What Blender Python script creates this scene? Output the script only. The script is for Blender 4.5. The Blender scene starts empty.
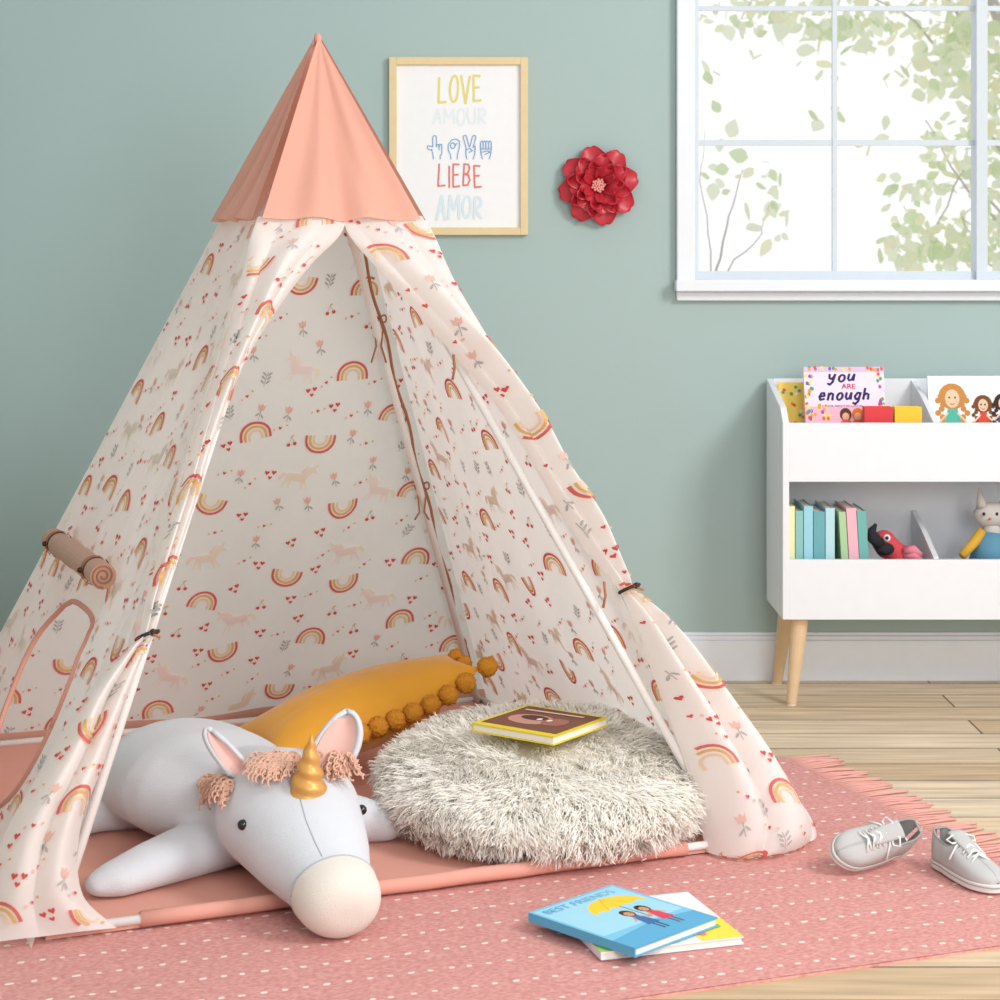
import bpy, bmesh, math, random
from mathutils import Vector, Matrix, noise
random.seed(7)
F=1920.0; H=1.2; HZ=268.0
sc=bpy.context.scene
sc.view_settings.view_transform='Standard'
V=Vector
def P(px,py,Y): return V(((px-500)*Y/F, Y, H-(py-HZ)*Y/F))
def G(px,py):
    Y=F*H/(py-HZ); return V(((px-500)*Y/F,Y,0))
def lin(h):
    h=h.lstrip('#'); r=[int(h[i:i+2],16)/255 for i in (0,2,4)]
    return tuple((c/12.92 if c<=.04045 else ((c+.055)/1.055)**2.4) for c in r)+(1,)
MATS={}
def mat(name,col,rough=.8,trans=0,metal=0,noisy=0,nscale=30,bump=0,bscale=200,spec=.3,sheen=0):
    if name in MATS: return MATS[name]
    m=bpy.data.materials.new(name); m.use_nodes=True; nt=m.node_tree; nt.nodes.clear()
    out=nt.nodes.new('ShaderNodeOutputMaterial'); b=nt.nodes.new('ShaderNodeBsdfPrincipled')
    c=lin(col) if isinstance(col,str) else col
    b.inputs['Base Color'].default_value=c; b.inputs['Roughness'].default_value=rough
    b.inputs['Metallic'].default_value=metal; b.inputs['Specular IOR Level'].default_value=spec
    if sheen: b.inputs['Sheen Weight'].default_value=sheen
    tc=nt.nodes.new('ShaderNodeTexCoord')
    n=nt.nodes.new('ShaderNodeTexNoise'); n.inputs['Scale'].default_value=nscale; n.inputs['Detail'].default_value=4
    nt.links.new(tc.outputs['Object'],n.inputs['Vector'])
    r=nt.nodes.new('ShaderNodeMapRange'); nz=noisy or .03
    r.inputs['To Min'].default_value=1-nz; r.inputs['To Max'].default_value=1+nz*.6
    nt.links.new(n.outputs['Fac'],r.inputs['Value'])
    mx=nt.nodes.new('ShaderNodeVectorMath'); mx.operation='SCALE'; mx.inputs[0].default_value=c[:3]
    nt.links.new(r.outputs['Result'],mx.inputs['Scale']); nt.links.new(mx.outputs[0],b.inputs['Base Color']); colsock=mx.outputs[0]
    if bump:
        n2=nt.nodes.new('ShaderNodeTexNoise'); n2.inputs['Scale'].default_value=bscale
        nt.links.new(tc.outputs['Object'],n2.inputs['Vector'])
        bp=nt.nodes.new('ShaderNodeBump'); bp.inputs['Strength'].default_value=bump; bp.inputs['Distance'].default_value=.004
        nt.links.new(n2.outputs['Fac'],bp.inputs['Height']); nt.links.new(bp.outputs[0],b.inputs['Normal'])
    if trans:
        t=nt.nodes.new('ShaderNodeBsdfTranslucent'); nt.links.new(colsock,t.inputs['Color'])
        ms=nt.nodes.new('ShaderNodeMixShader'); ms.inputs[0].default_value=trans
        nt.links.new(b.outputs[0],ms.inputs[1]); nt.links.new(t.outputs[0],ms.inputs[2]); nt.links.new(ms.outputs[0],out.inputs[0])
    else: nt.links.new(b.outputs[0],out.inputs[0])
    m.diffuse_color=c
    MATS[name]=m; return m
def flat(col): return mat('print_'+col.lstrip('#'),col,.75)
def ink(col): return mat('fabric_ink_'+col.lstrip('#'),col,.85,trans=.45)

class MB:
    def __init__(s): s.v=[];s.f=[];s.m=[];s.mats=[]
    def mi(s,m):
        if m not in s.mats: s.mats.append(m)
        return s.mats.index(m)
    def add(s,vs,fs,m,M=None):
        o=len(s.v); i=s.mi(m)
        s.v+= [tuple(M@V(p)) if M else tuple(p) for p in vs]
        for f in fs: s.f.append(tuple(o+k for k in f)); s.m.append(i)
        return s
    def box(s,a,b,m,M=None):
        x0,y0,z0=a;x1,y1,z1=b
        vs=[(x0,y0,z0),(x1,y0,z0),(x1,y1,z0),(x0,y1,z0),(x0,y0,z1),(x1,y0,z1),(x1,y1,z1),(x0,y1,z1)]
        return s.add(vs,[(0,3,2,1),(4,5,6,7),(0,1,5,4),(1,2,6,5),(2,3,7,6),(3,0,4,7)],m,M)
    def grid(s,fn,nu,nv,m,M=None,closeu=False):
        vs=[];fs=[]
        for j in range(nv+1):
            for i in range(nu+(0 if closeu else 1)): vs.append(tuple(fn(i/nu,j/nv)))
        w=nu if closeu else nu+1
        for j in range(nv):
            for i in range(nu):
                a=j*w+i;b=j*w+(i+1)%w; fs.append((a,b,b+w,a+w))
        return s.add(vs,fs,m,M)
    def ell(s,c,r,m,M=None,nu=20,nv=12):
        c=V(c)
        if not hasattr(r,'__len__'): r=(r,r,r)
        def fn(u,v):
            a=u*2*math.pi;b=(v-.5)*math.pi
            b=max(-1.5707,min(1.5707,b))
            return (r[0]*math.cos(b)*math.cos(a),r[1]*math.cos(b)*math.sin(a),r[2]*math.sin(b))
        T=Matrix.Translation(c) @ (M or Matrix())
        return s.grid(fn,nu,nv,m,T,True)
    def tube(s,pts,rad,m,n=8,M=None):
        pts=[V(p) for p in pts]; N=len(pts)
        if not hasattr(rad,'__len__'): rad=[rad]*N
        vs=[];fs=[]; prev=None
        for i,p in enumerate(pts):
            d=(pts[min(i+1,N-1)]-pts[max(i-1,0)])
            if d.length<1e-9: d=V((0,0,1))
            d.normalize()
            if prev is None:
                prev=d.cross(V((0,0,1)));
                if prev.length<.05: prev=d.cross(V((1,0,0)))
            a=(prev-d*prev.dot(d)).normalized(); prev=a; b=d.cross(a)
            for k in range(n):
                t=2*math.pi*k/n; vs.append(p+(a*math.cos(t)+b*math.sin(t))*rad[i])
        for i in range(N-1):
            for k in range(n):
                fs.append((i*n+k,i*n+(k+1)%n,(i+1)*n+(k+1)%n,(i+1)*n+k))
        fs.append(tuple(range(n))[::-1]); fs.append(tuple(range((N-1)*n,N*n)))
        return s.add(vs,fs,m,M)
    def draw(s,d,fn):
        for m,pts in d.items:
            q=[fn(x,y) for x,y in pts]
            if any(k is None for k in q): continue
            s.add(q,[tuple(range(len(q)))],m)
        return s

def link(o): sc.collection.objects.link(o); return o
def setparent(o,p):
    o.parent=p
    if p: o.matrix_parent_inverse=(Matrix.Translation(p.location)@p.rotation_euler.to_matrix().to_4x4()).inverted()
def props(o,label=None,category=None,group=None,kind=None):
    if label:o['label']=label
    if category:o['category']=category
    if group:o['group']=group
    if kind:o['kind']=kind
    return o
def mk(mb,name,parent=None,smooth=False,bevel=0,solid=0,**kw):
    me=bpy.data.meshes.new(name)
    vs=mb.v
    xs=[p[0] for p in vs];ys=[p[1] for p in vs];zs=[p[2] for p in vs]
    c=V(((min(xs)+max(xs))/2,(min(ys)+max(ys))/2,min(zs)))
    me.from_pydata([(p[0]-c.x,p[1]-c.y,p[2]-c.z) for p in vs],[],mb.f)
    for m in mb.mats: me.materials.append(m)
    me.polygons.foreach_set('material_index',mb.m)
    if smooth: me.polygons.foreach_set('use_smooth',[True]*len(me.polygons))
    me.update()
    o=link(bpy.data.objects.new(name,me)); o.location=c
    if parent: setparent(o,parent)
    if solid: md=o.modifiers.new('solid','SOLIDIFY'); md.thickness=solid; md.offset=0
    if bevel: md=o.modifiers.new('bevel','BEVEL'); md.width=bevel; md.segments=2; md.limit_method='ANGLE'
    props(o,**kw); return o
def empty(name,loc,**kw):
    o=link(bpy.data.objects.new(name,None)); o.location=loc; o.empty_display_size=.05; props(o,**kw); return o

class D:
    def __init__(s): s.items=[]
    def poly(s,m,pts): s.items.append((m,list(pts))); return s
    def rect(s,m,x0,y0,x1,y1): return s.poly(m,[(x0,y0),(x1,y0),(x1,y1),(x0,y1)])
    def ell(s,m,cx,cy,rx,ry=None,rot=0,n=14):
        ry=ry or rx; c,q=math.cos(rot),math.sin(rot)
        return s.poly(m,[(cx+rx*math.cos(t)*c-ry*math.sin(t)*q, cy+rx*math.cos(t)*q+ry*math.sin(t)*c) for t in [2*math.pi*k/n for k in range(n)]])
    def arc(s,m,cx,cy,r0,r1,a0,a1,n=12):
        for k in range(n):
            a=math.radians(a0+(a1-a0)*k/n);b=math.radians(a0+(a1-a0)*(k+1)/n)
            s.poly(m,[(cx+r0*math.cos(a),cy+r0*math.sin(a)),(cx+r1*math.cos(a),cy+r1*math.sin(a)),(cx+r1*math.cos(b),cy+r1*math.sin(b)),(cx+r0*math.cos(b),cy+r0*math.sin(b))])
        return s
    def line(s,m,pts,w):
        for (x0,y0),(x1,y1) in zip(pts,pts[1:]):
            dx,dy=x1-x0,y1-y0;L=math.hypot(dx,dy) or 1; dx*=.5*w/L;dy*=.5*w/L; k=.45
            s.poly(m,[(x0-dx*k-dy,y0-dy*k+dx),(x0-dx*k+dy,y0-dy*k-dx),(x1+dx*k+dy,y1+dy*k-dx),(x1+dx*k-dy,y1+dy*k+dx)])
        return s
    def text(s,m,body,cx,cy,h,wid=None,shear=0,bold=0,rot=0):
        cu=bpy.data.curves.new('t','FONT'); cu.body=body; cu.align_x='CENTER'; cu.align_y='CENTER'; cu.shear=shear; cu.offset=bold; cu.resolution_u=3
        ob=link(bpy.data.objects.new('t',cu)); bpy.context.view_layer.update()
        me=ob.evaluated_get(bpy.context.evaluated_depsgraph_get()).to_mesh()
        pts=[v.co.copy() for v in me.vertices]
        if pts:
            x0=min(p.x for p in pts);x1=max(p.x for p in pts);y0=min(p.y for p in pts);y1=max(p.y for p in pts)
            k=h/(y1-y0); kx=k if wid is None else wid/(x1-x0)
            c_,s_=math.cos(rot),math.sin(rot)
            q=[((p.x-(x0+x1)/2)*kx,(p.y-(y0+y1)/2)*k) for p in pts]
            q=[(cx+x*c_-y*s_,cy+x*s_+y*c_) for x,y in q]
            for f in me.polygons: s.items.append((m,[q[i] for i in f.vertices]))
        bpy.data.objects.remove(ob); bpy.data.curves.remove(cu); return s

# ================= materials =================
WHITE=mat('white_paint','#e8ebf0',.55)
TRIM=mat('trim_paint','#e6ebf1',.5)
SASH=mat('trim_paint_backlit','#ccd5dc',.5)  # trim white greyed in the colour to imitate backlit window bars
WOODL=mat('light_wood','#dfc09a',.5,noisy=.12,nscale=25)
FAB=mat('tent_fabric','#fffaf7',.9,trans=.48,bump=.1,bscale=500)
CORAL=mat('coral_fabric','#e8ae9b',.85,trans=.2,bump=.1,bscale=500)
CORALD=mat('coral_floor_fabric','#dfa292',.85,bump=.1,bscale=400)
BROWN=mat('brown_cord','#b07455',.7)

# ================= room =================
YW=F*H/412.0
WM=mat('sage_wall','#a8bcba',.85,noisy=.03,nscale=2,bump=.05,bscale=150)
wx0,wx1,wz0,wz1=.560,2.262,1.160,2.352
XL=-2.1
mb=MB()
xs=[XL,wx0,wx1,3.2]; zs=[0,wz0,wz1,2.9]
def q(x0,z0,x1,z1,y): return [(x0,y,z0),(x1,y,z0),(x1,y,z1),(x0,y,z1)]
for i in range(3):
    for j in range(3):
        if i==1 and j==1: continue
        mb.add(q(xs[i],zs[j],xs[i+1],zs[j+1],YW),[(0,1,2,3)],WM)
        mb.add(q(xs[i],zs[j],xs[i+1],zs[j+1],YW+.14),[(3,2,1,0)],WM)
for a,b in (((wx0,wz0),(wx1,wz0)),((wx1,wz0),(wx1,wz1)),((wx1,wz1),(wx0,wz1)),((wx0,wz1),(wx0,wz0))):
    mb.add([(a[0],YW,a[1]),(b[0],YW,b[1]),(b[0],YW+.14,b[1]),(a[0],YW+.14,a[1])],[(0,1,2,3)],TRIM)
mb.add([(XL,YW,2.9),(3.2,YW,2.9),(3.2,YW+.14,2.9),(XL,YW+.14,2.9)],[(0,1,2,3)],WM)
mk(mb,'wall_back',kind='structure',label='sage green painted wall with a window opening')
mk(MB().box((XL-.12,.6,0),(XL,YW,2.9),WM),'shade_wall_left',kind='structure',label='unseen sage green side wall added to darken the left')  # out of view, added to block light from the left
def floormat():
    m=bpy.data.materials.new('oak_planks'); m.use_nodes=True; nt=m.node_tree; b=nt.nodes['Principled BSDF']
    tc=nt.nodes.new('ShaderNodeTexCoord')
    br=nt.nodes.new('ShaderNodeTexBrick'); br.offset=.37; br.inputs['Scale'].default_value=1
    br.inputs['Brick Width'].default_value=1.1; br.inputs['Row Height'].default_value=.15
    br.inputs['Mortar Size'].default_value=.0032; br.inputs['Mortar Smooth'].default_value=.3; br.inputs['Bias'].default_value=0
    br.inputs['Color1'].default_value=lin('#e4cfb2'); br.inputs['Color2'].default_value=lin('#c9ad89'); br.inputs['Mortar'].default_value=lin('#6f5840')
    nt.links.new(tc.outputs['Object'],br.inputs['Vector'])
    mp=nt.nodes.new('ShaderNodeMapping'); mp.inputs['Scale'].default_value=(1.2,16,1); nt.links.new(tc.outputs['Object'],mp.inputs['Vector'])
    n=nt.nodes.new('ShaderNodeTexNoise'); n.inputs['Scale'].default_value=2.5; n.inputs['Detail'].default_value=8; nt.links.new(mp.outputs[0],n.inputs['Vector'])
    r=nt.nodes.new('ShaderNodeMapRange'); r.inputs['From Min'].default_value=.3; r.inputs['From Max'].default_value=.7; r.inputs['To Min'].default_value=.70; r.inputs['To Max'].default_value=1.1; nt.links.new(n.outputs['Fac'],r.inputs['Value'])
    mx=nt.nodes.new('ShaderNodeVectorMath'); mx.operation='SCALE'; nt.links.new(br.outputs['Color'],mx.inputs[0]); nt.links.new(r.outputs[0],mx.inputs['Scale'])
    nt.links.new(mx.outputs[0],b.inputs['Base Color']); b.inputs['Roughness'].default_value=.5; b.inputs['Specular IOR Level'].default_value=.3
    return m
FM=floormat()
mb=MB().box((XL,-.5,-.05),(3.2,YW,0),FM); mk(mb,'floor',kind='structure',label='light oak plank floor')
mb=MB().box((XL,YW-.016,0),(3.2,YW,.118),TRIM).box((XL,YW-.011,.118),(3.2,YW,.130),TRIM).box((XL,YW-.006,.130),(3.2,YW,.140),TRIM)
mk(mb,'baseboard_back',bevel=.002,kind='structure',label='white painted baseboard')
# window
win=empty('window_1',(1.41,YW,wz0),kind='structure',label='white window with divided panes')
s=343.3
cx0=(676-500)/s; cx1=2*1.412-cx0
mb=MB()
mb.box((cx0,YW-.03,wz0),(wx0+.005,YW,wz1+.05),TRIM); mb.box((wx1-.005,YW-.03,wz0),(cx1,YW,wz1+.05),TRIM)
mb.box((cx0,YW-.029,wz1-.005),(cx1,YW,wz1+.055),TRIM)
mk(mb,'window_casing',parent=win,bevel=.004)
mb=MB().box((cx0-.005,YW-.06,wz0-.028),(cx1+.005,YW+.12,wz0+.006),TRIM).box((cx0,YW-.025,wz0-.055),(cx1,YW,wz0-.028),TRIM)
mk(mb,'window_sill',parent=win,bevel=.004)
mb=MB(); ya,yb=YW+.05,YW+.09
xm=1.412
def vbar(x,w,y0=ya,y1=yb): mb.box((x-w/2,y0,wz0+.004),(x+w/2,y1,wz1-.002),SASH)
def hbar(z,w,y0=ya+.002,y1=yb-.002): mb.box((wx0+.003,y0,z-w/2),(wx1-.003,y1,z+w/2),SASH)
vbar(wx0+.012,.024);vbar(wx1-.012,.024);vbar(xm,.032,ya-.02,yb+.01)
vbar((wx0+xm)/2,.014,ya+.01,yb-.01);vbar((wx1+xm)/2,.014,ya+.01,yb-.01)
hbar(wz0+.018,.026);hbar(wz1-.016,.024);hbar(1.569,.017,ya+.013,yb-.013);hbar(1.965,.014,ya+.013,yb-.013)
mk(mb,'window_sash',parent=win)

# ================= tree outside =================
LEAF1=mat('pale_leaf','#f3f8e3',.9,trans=.5); LEAF2=mat('sage_leaf','#e0ecc8',.9,trans=.5); LEAF3=mat('yellow_leaf','#f6f5d6',.9,trans=.5); BARK=mat('pale_bark','#d3cec6',.9)
TS=15.0/8.1
tree=empty('tree',P(1120,900,15.2),label='leafy tree with thin branches outside the window',category='tree')
mb=MB()
def branch(pl,Y,r0):
    Y=Y*TS; r0*=TS
    pts=[P(x,y,Y)+V((0,random.uniform(-.05,.05),0)) for x,y in pl]
    fine=[]
    for a,b in zip(pts,pts[1:]):
        for k in range(4): fine.append(a.lerp(b,k/4)+V((random.uniform(-1,1),0,random.uniform(-1,1)))*.015)
    fine.append(pts[-1]); N=len(fine)
    mb.tube(fine,[r0*(1-.8*i/N) for i in range(N)],BARK,6); return fine
branch([(1120,850),(1100,600),(1080,300),(1040,120),(1000,20),(960,-80)],8.2,.07)
branch([(1060,220),(1000,150),(950,60),(900,10),(840,-20)],8.2,.012)
branch([(1080,320),(1000,230),(960,180),(925,120)],8.1,.010)
branch([(1080,330),(1010,220),(965,170),(930,240),(905,262)],8.1,.008)
branch([(1040,120),(900,-60),(780,-50),(740,20)],8.2,.010)
branch([(1100,640),(706,400),(716,270),(728,215),(742,170)],8.0,.010)
branch([(706,400),(728,270),(760,235),(768,205)],8.0,.006)
branch([(706,400),(712,250),(700,180),(705,130)],8.0,.005)
branch([(1060,300),(985,262),(960,215),(975,225)],8.0,.006)
mk(mb,'branches',parent=tree,smooth=True)
mb=MB()
def leaf(c,L):
    a=V((random.gauss(0,1),random.gauss(0,1),random.gauss(-.6,1))).normalized(); b=a.cross(V((random.gauss(0,1),random.gauss(0,1),random.gauss(0,1)))).normalized()
    W=L*.36; pts=[c,c+a*L*.2+b*W*.75,c+a*L*.45+b*W,c+a*L*.75+b*W*.6,c+a*L,c+a*L*.75-b*W*.6,c+a*L*.45-b*W,c+a*L*.2-b*W*.75]
    mb.add(pts,[tuple(range(8))],random.choice([LEAF1,LEAF2,LEAF1,LEAF3]))
for (x,y,rx,ry,n) in [(760,15,60,22,70),(850,25,60,25,110),(960,40,45,45,170),(990,110,22,40,90),(945,150,25,20,35),(960,240,50,22,110),(905,245,25,25,60),(925,185,35,20,35),(990,210,20,60,70),(760,180,30,16,10),(770,215,14,30,14),(720,150,12,60,14),(830,-20,150,20,80),(960,75,60,15,60),(840,100,60,40,14)]:
    for k in range(n): leaf(P(random.gauss(x,rx*.6),random.gauss(y,ry*.6),15+random.uniform(-.6,.6)),random.uniform(.04,.10)*TS)
mk(mb,'foliage',parent=tree,kind='stuff')

# ================= rug =================
P0=V((.695,4.683,0)); E=V((.94,.342,0)).normalized(); N_=V((.342,-.94,0)).normalized()
RL,RW=1.95,1.285
def rugmat():
    m=bpy.data.materials.new('pink_woven_rug'); m.use_nodes=True; nt=m.node_tree; b=nt.nodes['Principled BSDF']
    L=nt.links; tc=nt.nodes.new('ShaderNodeTexCoord'); sp=nt.nodes.new('ShaderNodeSeparateXYZ'); L.new(tc.outputs['Object'],sp.inputs[0])
    def mth(op,a,bb=None,c=None):
        n=nt.nodes.new('ShaderNodeMath'); n.operation=op
        for i,x in enumerate((a,bb,c)):
            if x is None: continue
            if isinstance(x,(int,float)): n.inputs[i].default_value=x
            else: L.new(x,n.inputs[i])
        return n.outputs[0]
    nz=nt.nodes.new('ShaderNodeTexNoise'); nz.inputs['Scale'].default_value=18; L.new(tc.outputs['Object'],nz.inputs[0])
    wob=mth('MULTIPLY',mth('SUBTRACT',nz.outputs['Fac'],.5),.026)
    x=mth('ADD',sp.outputs[0],wob); y=mth('ADD',sp.outputs[1],mth('MULTIPLY',wob,.3))
    RS=.092; DS=.036
    row=mth('FLOOR',mth('DIVIDE',y,RS)); 
    fy=mth('MULTIPLY',mth('SUBTRACT',mth('FRACT',mth('DIVIDE',y,RS)),.5),RS)
    fx=mth('MULTIPLY',mth('SUBTRACT',mth('FRACT',mth('ADD',mth('DIVIDE',x,DS),mth('MULTIPLY',row,.37))),.5),DS)
    d=mth('ADD',mth('POWER',mth('ABSOLUTE',mth('DIVIDE',fx,.0056)),2.5),mth('POWER',mth('ABSOLUTE',mth('DIVIDE',fy,.0042)),2.5))
    dot=mth('LESS_THAN',d,1)
    n2=nt.nodes.new('ShaderNodeTexNoise'); n2.inputs['Scale'].default_value=130; n2.inputs['Detail'].default_value=4
    mp=nt.nodes.new('ShaderNodeMapping'); mp.inputs['Scale'].default_value=(.7,1.3,1); L.new(tc.outputs['Object'],mp.inputs[0]); L.new(mp.outputs[0],n2.inputs[0])
    cr=nt.nodes.new('ShaderNodeValToRGB'); cr.color_ramp.elements[0].position=.3; cr.color_ramp.elements[1].position=.72
    cr.color_ramp.elements[0].color=lin('#ce8b85'); cr.color_ramp.elements[1].color=lin('#e8afa8'); L.new(n2.outputs['Fac'],cr.inputs[0])
    mx=nt.nodes.new('ShaderNodeMix'); mx.data_type='RGBA'; L.new(dot,mx.inputs[0]); L.new(cr.outputs[0],mx.inputs[6]); mx.inputs[7].default_value=lin('#f8e6df')
    L.new(mx.outputs[2],b.inputs['Base Color']); b.inputs['Roughness'].default_value=.95; b.inputs['Specular IOR Level'].default_value=.1
    wv=nt.nodes.new('ShaderNodeTexWave'); wv.bands_direction='Y'; wv.inputs['Scale'].default_value=90; wv.inputs['Distortion'].default_value=.8; L.new(tc.outputs['Object'],wv.inputs[0])
    bp=nt.nodes.new('ShaderNodeBump'); bp.inputs['Strength'].default_value=.5; bp.inputs['Distance'].default_value=.003
    L.new(mth('ADD',wv.outputs['Fac'],mth('ADD',n2.outputs['Fac'],mth('MULTIPLY',dot,.8))),bp.inputs['Height']); L.new(bp.outputs[0],b.inputs['Normal'])
    return m
RM=rugmat()
corner=P0-E*RL
ang=math.atan2(E.y,E.x)
mb=MB()
def rf(u,v):
    return (u*RL, v*RW, .006+.0012*math.sin(u*23)*math.sin(v*17))
mb.grid(rf,60,40,RM)
mb.box((0.001,.001,0),(RL-.001,RW-.001,.0045),RM)
o=mk(mb,'rug',label='pink woven rug with cream dots and tassel fringe',category='rug')
near=corner+N_*RW
R=Matrix.Rotation(ang,4,'Z')
cl=o.location.copy(); o.rotation_euler=(0,0,ang); o.location=near+(R.to_3x3()@cl)
rug=o
FR=mat('fringe_yarn','#e0a69c',.9)
mb=MB()
for side in (0,1):
    n=100
    for k in range(n):
        base=near-N_*(RW*(k+.5)/n)+(E*RL if side else V((0,0,0)))
        dr=E if side else -E
        L=random.uniform(.10,.13); sk=random.uniform(-.025,.025)
        pts=[base+V((0,0,.004))-dr*.004, base+dr*L*.35+N_*sk*.2+V((0,0,.0055)),base+dr*L*.7+N_*sk*.7+V((0,0,.0045)),base+dr*L+N_*sk+V((0,0,.0035))]
        mb.tube(pts,[.0034,.0027,.0030,.0020],FR,5)
f=mk(mb,'fringe',smooth=True,kind='stuff'); f.parent=rug
f.matrix_parent_inverse=(Matrix.Translation(rug.location)@R).inverted()

# ================= tent =================
A=V((-.41,4.32,1.7175)); C=V((-.428,4.32,0))
e1=V((.9226,.3857,0)); e2=V((-.3857,.9226,0)); hs=.735
FLp=C-e1*hs-e2*hs; FRp=C+e1*hs-e2*hs; BRp=C+e1*hs+e2*hs; BLp=C-e1*hs+e2*hs
tent=empty('play_tent',C,label='white rainbow and unicorn print teepee play tent with coral cap',category='play tent')
T0=.24
cR='#e57a70';cY='#ecc47c';cP='#f8e0c6';cG='#c3c1c0';cB='#faf0e4';cK='#fdf0ec';cH='#e0605a';cT='#f5cfc5'
m_=ink
def rainbow(up=True):
    d=D(); a0,a1=(0,180) if up else (180,360); sg=-1 if up else 1
    for r0,r1,c in ((.044,.052,cR),(.031,.0385,cY),(.018,.025,cP)):
        d.arc(m_(c),0,0,r0,r1,a0,a1,14)
        for sx in (-1,1): d.rect(m_(c),min(sx*r0,sx*r1),min(0,sg*.014),max(sx*r0,sx*r1),max(0,sg*.014))
    if not up: d.items=[(m,[(x,y+.02) for x,y in p]) for m,p in d.items]
    return d
def horse(c,fl=1):
    d=D(); m=m_(c); c2='#fae6de' if c!=cK else '#fcf1dd'
    d.poly(m,[(-.036,.004),(-.030,.015),(-.010,.013),(.018,.012),(.030,.030),(.040,.044),(.047,.041),(.050,.050),(.053,.040),(.068,.024),(.064,.019),(.052,.026),(.040,.006),(.034,-.012),(.018,-.016),(-.018,-.014),(-.034,-.012)])
    d.poly(m_('#f4dcae'),[(.051,.041),(.055,.040),(.062,.060)])
    for x,dx in ((-.030,-.014),(-.020,.004),(.020,.012),(.029,.024)): d.poly(m,[(x-.005,-.008),(x+.005,-.010),(x+dx+.0025,-.042),(x+dx-.0025,-.042)])
    d.poly(m_(c2),[(-.034,.008),(-.052,.012),(-.064,-.008),(-.058,-.020),(-.048,-.002)])
    d.poly(m_(c2),[(.016,.012),(.036,.046),(.030,.044),(.010,.022)])
    if fl<0: d.items=[(mm,[(-x,y) for x,y in reversed(p)]) for mm,p in d.items]
    return d
def heart(d,x,y,s):
    m=m_(cH); d.poly(m,[(x,y-s),(x+s*.9,y+.1*s),(x+s*.85,y+.6*s),(x+s*.45,y+.8*s),(x,y+.4*s),(x-s*.45,y+.8*s),(x-s*.85,y+.6*s),(x-s*.9,y+.1*s)])
def hearts():
    d=D(); heart(d,-.012,.006,.0085); heart(d,.010,.010,.0085); heart(d,.001,-.010,.007)
    return d
def tulip():
    d=D(); g=m_(cG); d.line(g,[(0,-.035),(0,0)],.0022); d.ell(g,-.008,-.018,.009,.003,.9); d.ell(g,.008,-.022,.009,.003,-.9+3.14)
    p=m_(cT); d.poly(p,[(-.013,.02),(-.010,.0),(0,-.006),(.010,0),(.013,.02),(.006,.012),(0,.022),(-.006,.012)]); return d
def sprig():
    d=D(); g=m_(cG); d.line(g,[(-.004,-.026),(0,0),(.006,.024)],.002)
    for y in (-.014,0,.013):
        d.ell(g,-.008+y*.2,y+.005,.0085,.003,2.3); d.ell(g,.010+y*.2,y+.004,.0085,.003,.8)
    return d
def cherry():
    d=D(); d.line(m_(cG),[(-.010,-.008),(0,.016),(.009,-.006)],.0016); d.ell(m_(cH),-.011,-.011,.0062); d.ell(m_(cH),.010,-.009,.0062); d.ell(m_(cY),.004,.018,.006,.0028,.5); return d
def tinyd():
    d=D(); heart(d,0,0,.006); d.ell(m_(cY),.02,.012,.0035,n=8); d.ell(m_(cT),-.018,-.008,.0045,n=8); return d
RU,RD,HB,HK,HT,TU,SP,CH,TI=rainbow(True),rainbow(False),horse(cB),horse(cK,-1),hearts(),tulip(),sprig(),cherry(),tinyd()
def print_on(mb,surf,x0,x1,l0,l1,sides=(1,-1),off=.0018,scale=.76,seed=1,animals=True,rmin=.165):
    rr=random.Random(seed); placed=[]
    spec=[((RU,RU,RD),.050,rmin,500)]+([((HB,HK),.050,.18,500)] if animals else [])+[((HT,TU,SP,CH,HT,TU),.022,.070,2600),((TI,),.016,.06,900)]
    for kinds,rad,mind,tries in spec:
        for _ in range(tries):
            cx=rr.uniform(x0,x1); cy=rr.uniform(l0,l1)
            if surf(cx,cy) is None: continue
            ok=True
            for (qx,qy,qr,qk) in placed:
                dd=math.hypot(cx-qx,cy-qy)
                if dd<(rad+qr)*scale*1.15+.004 or (qk is kinds and dd<mind): ok=False;break
            if not ok: continue
            placed.append((cx,cy,rad,kinds)); dr=rr.choice(kinds)
            r=rr.uniform(-.35,.35); c,s_=math.cos(r)*scale,math.sin(r)*scale
            for sg in sides:
                def fn(x,y):
                    k=surf(cx+x*c-y*s_, cy-(x*s_+y*c))
                    return None if k is None else k[0]+k[1]*(sg*off)
                mb.draw(dr,fn)
class Panel:
    def __init__(s,B1,B2,t0,t1,sag=.03,seed=0,hole=None):
        s.B1,s.B2=B1,B2; s.W=(B2-B1).length; s.ex=(B2-B1).normalized(); s.M=(B1+B2)/2; s.dv=s.M-A; s.L=s.dv.length
        n=s.ex.cross(s.dv).normalized()
        if n.dot(s.M-C)<0: n=-n
        s.n=n; s.t0,s.t1=t0,t1; s.sag=sag; s.seed=seed; s.hole=hole
    def pos(s,x,t):
        u=.5+x/(s.W*t); tau=min(1,max(0,(t-s.t0)/(s.t1-s.t0)))
        e=max(0,math.sin(math.pi*min(1,max(0,u))))
        env=e*max(0,math.sin(math.pi*min(1,tau)))
        d=-s.sag*env
        d+=.018*e*(noise.noise(V((x*5+s.seed,t*4,s.seed)))) +.005*env*math.sin(x*22+t*9+s.seed)
        d+=.007*env*noise.noise(V((x*14+t*10,t*5,s.seed+3)))
        return A+s.dv*t+s.ex*x+s.n*d
    def surf(s,x,l):
        t=l/s.L
        if t<s.t0+.004 or t>s.t1-.028 or abs(x)>s.W*t/2-.004: return None
        if s.hole:
            hx,ht,rx,rz=s.hole
            if abs((x-hx)/(rx+.012))**2.2+abs((t-ht)*s.L/(rz+.012))**2.2<1: return None
        return s.pos(x,t),s.n
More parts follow.
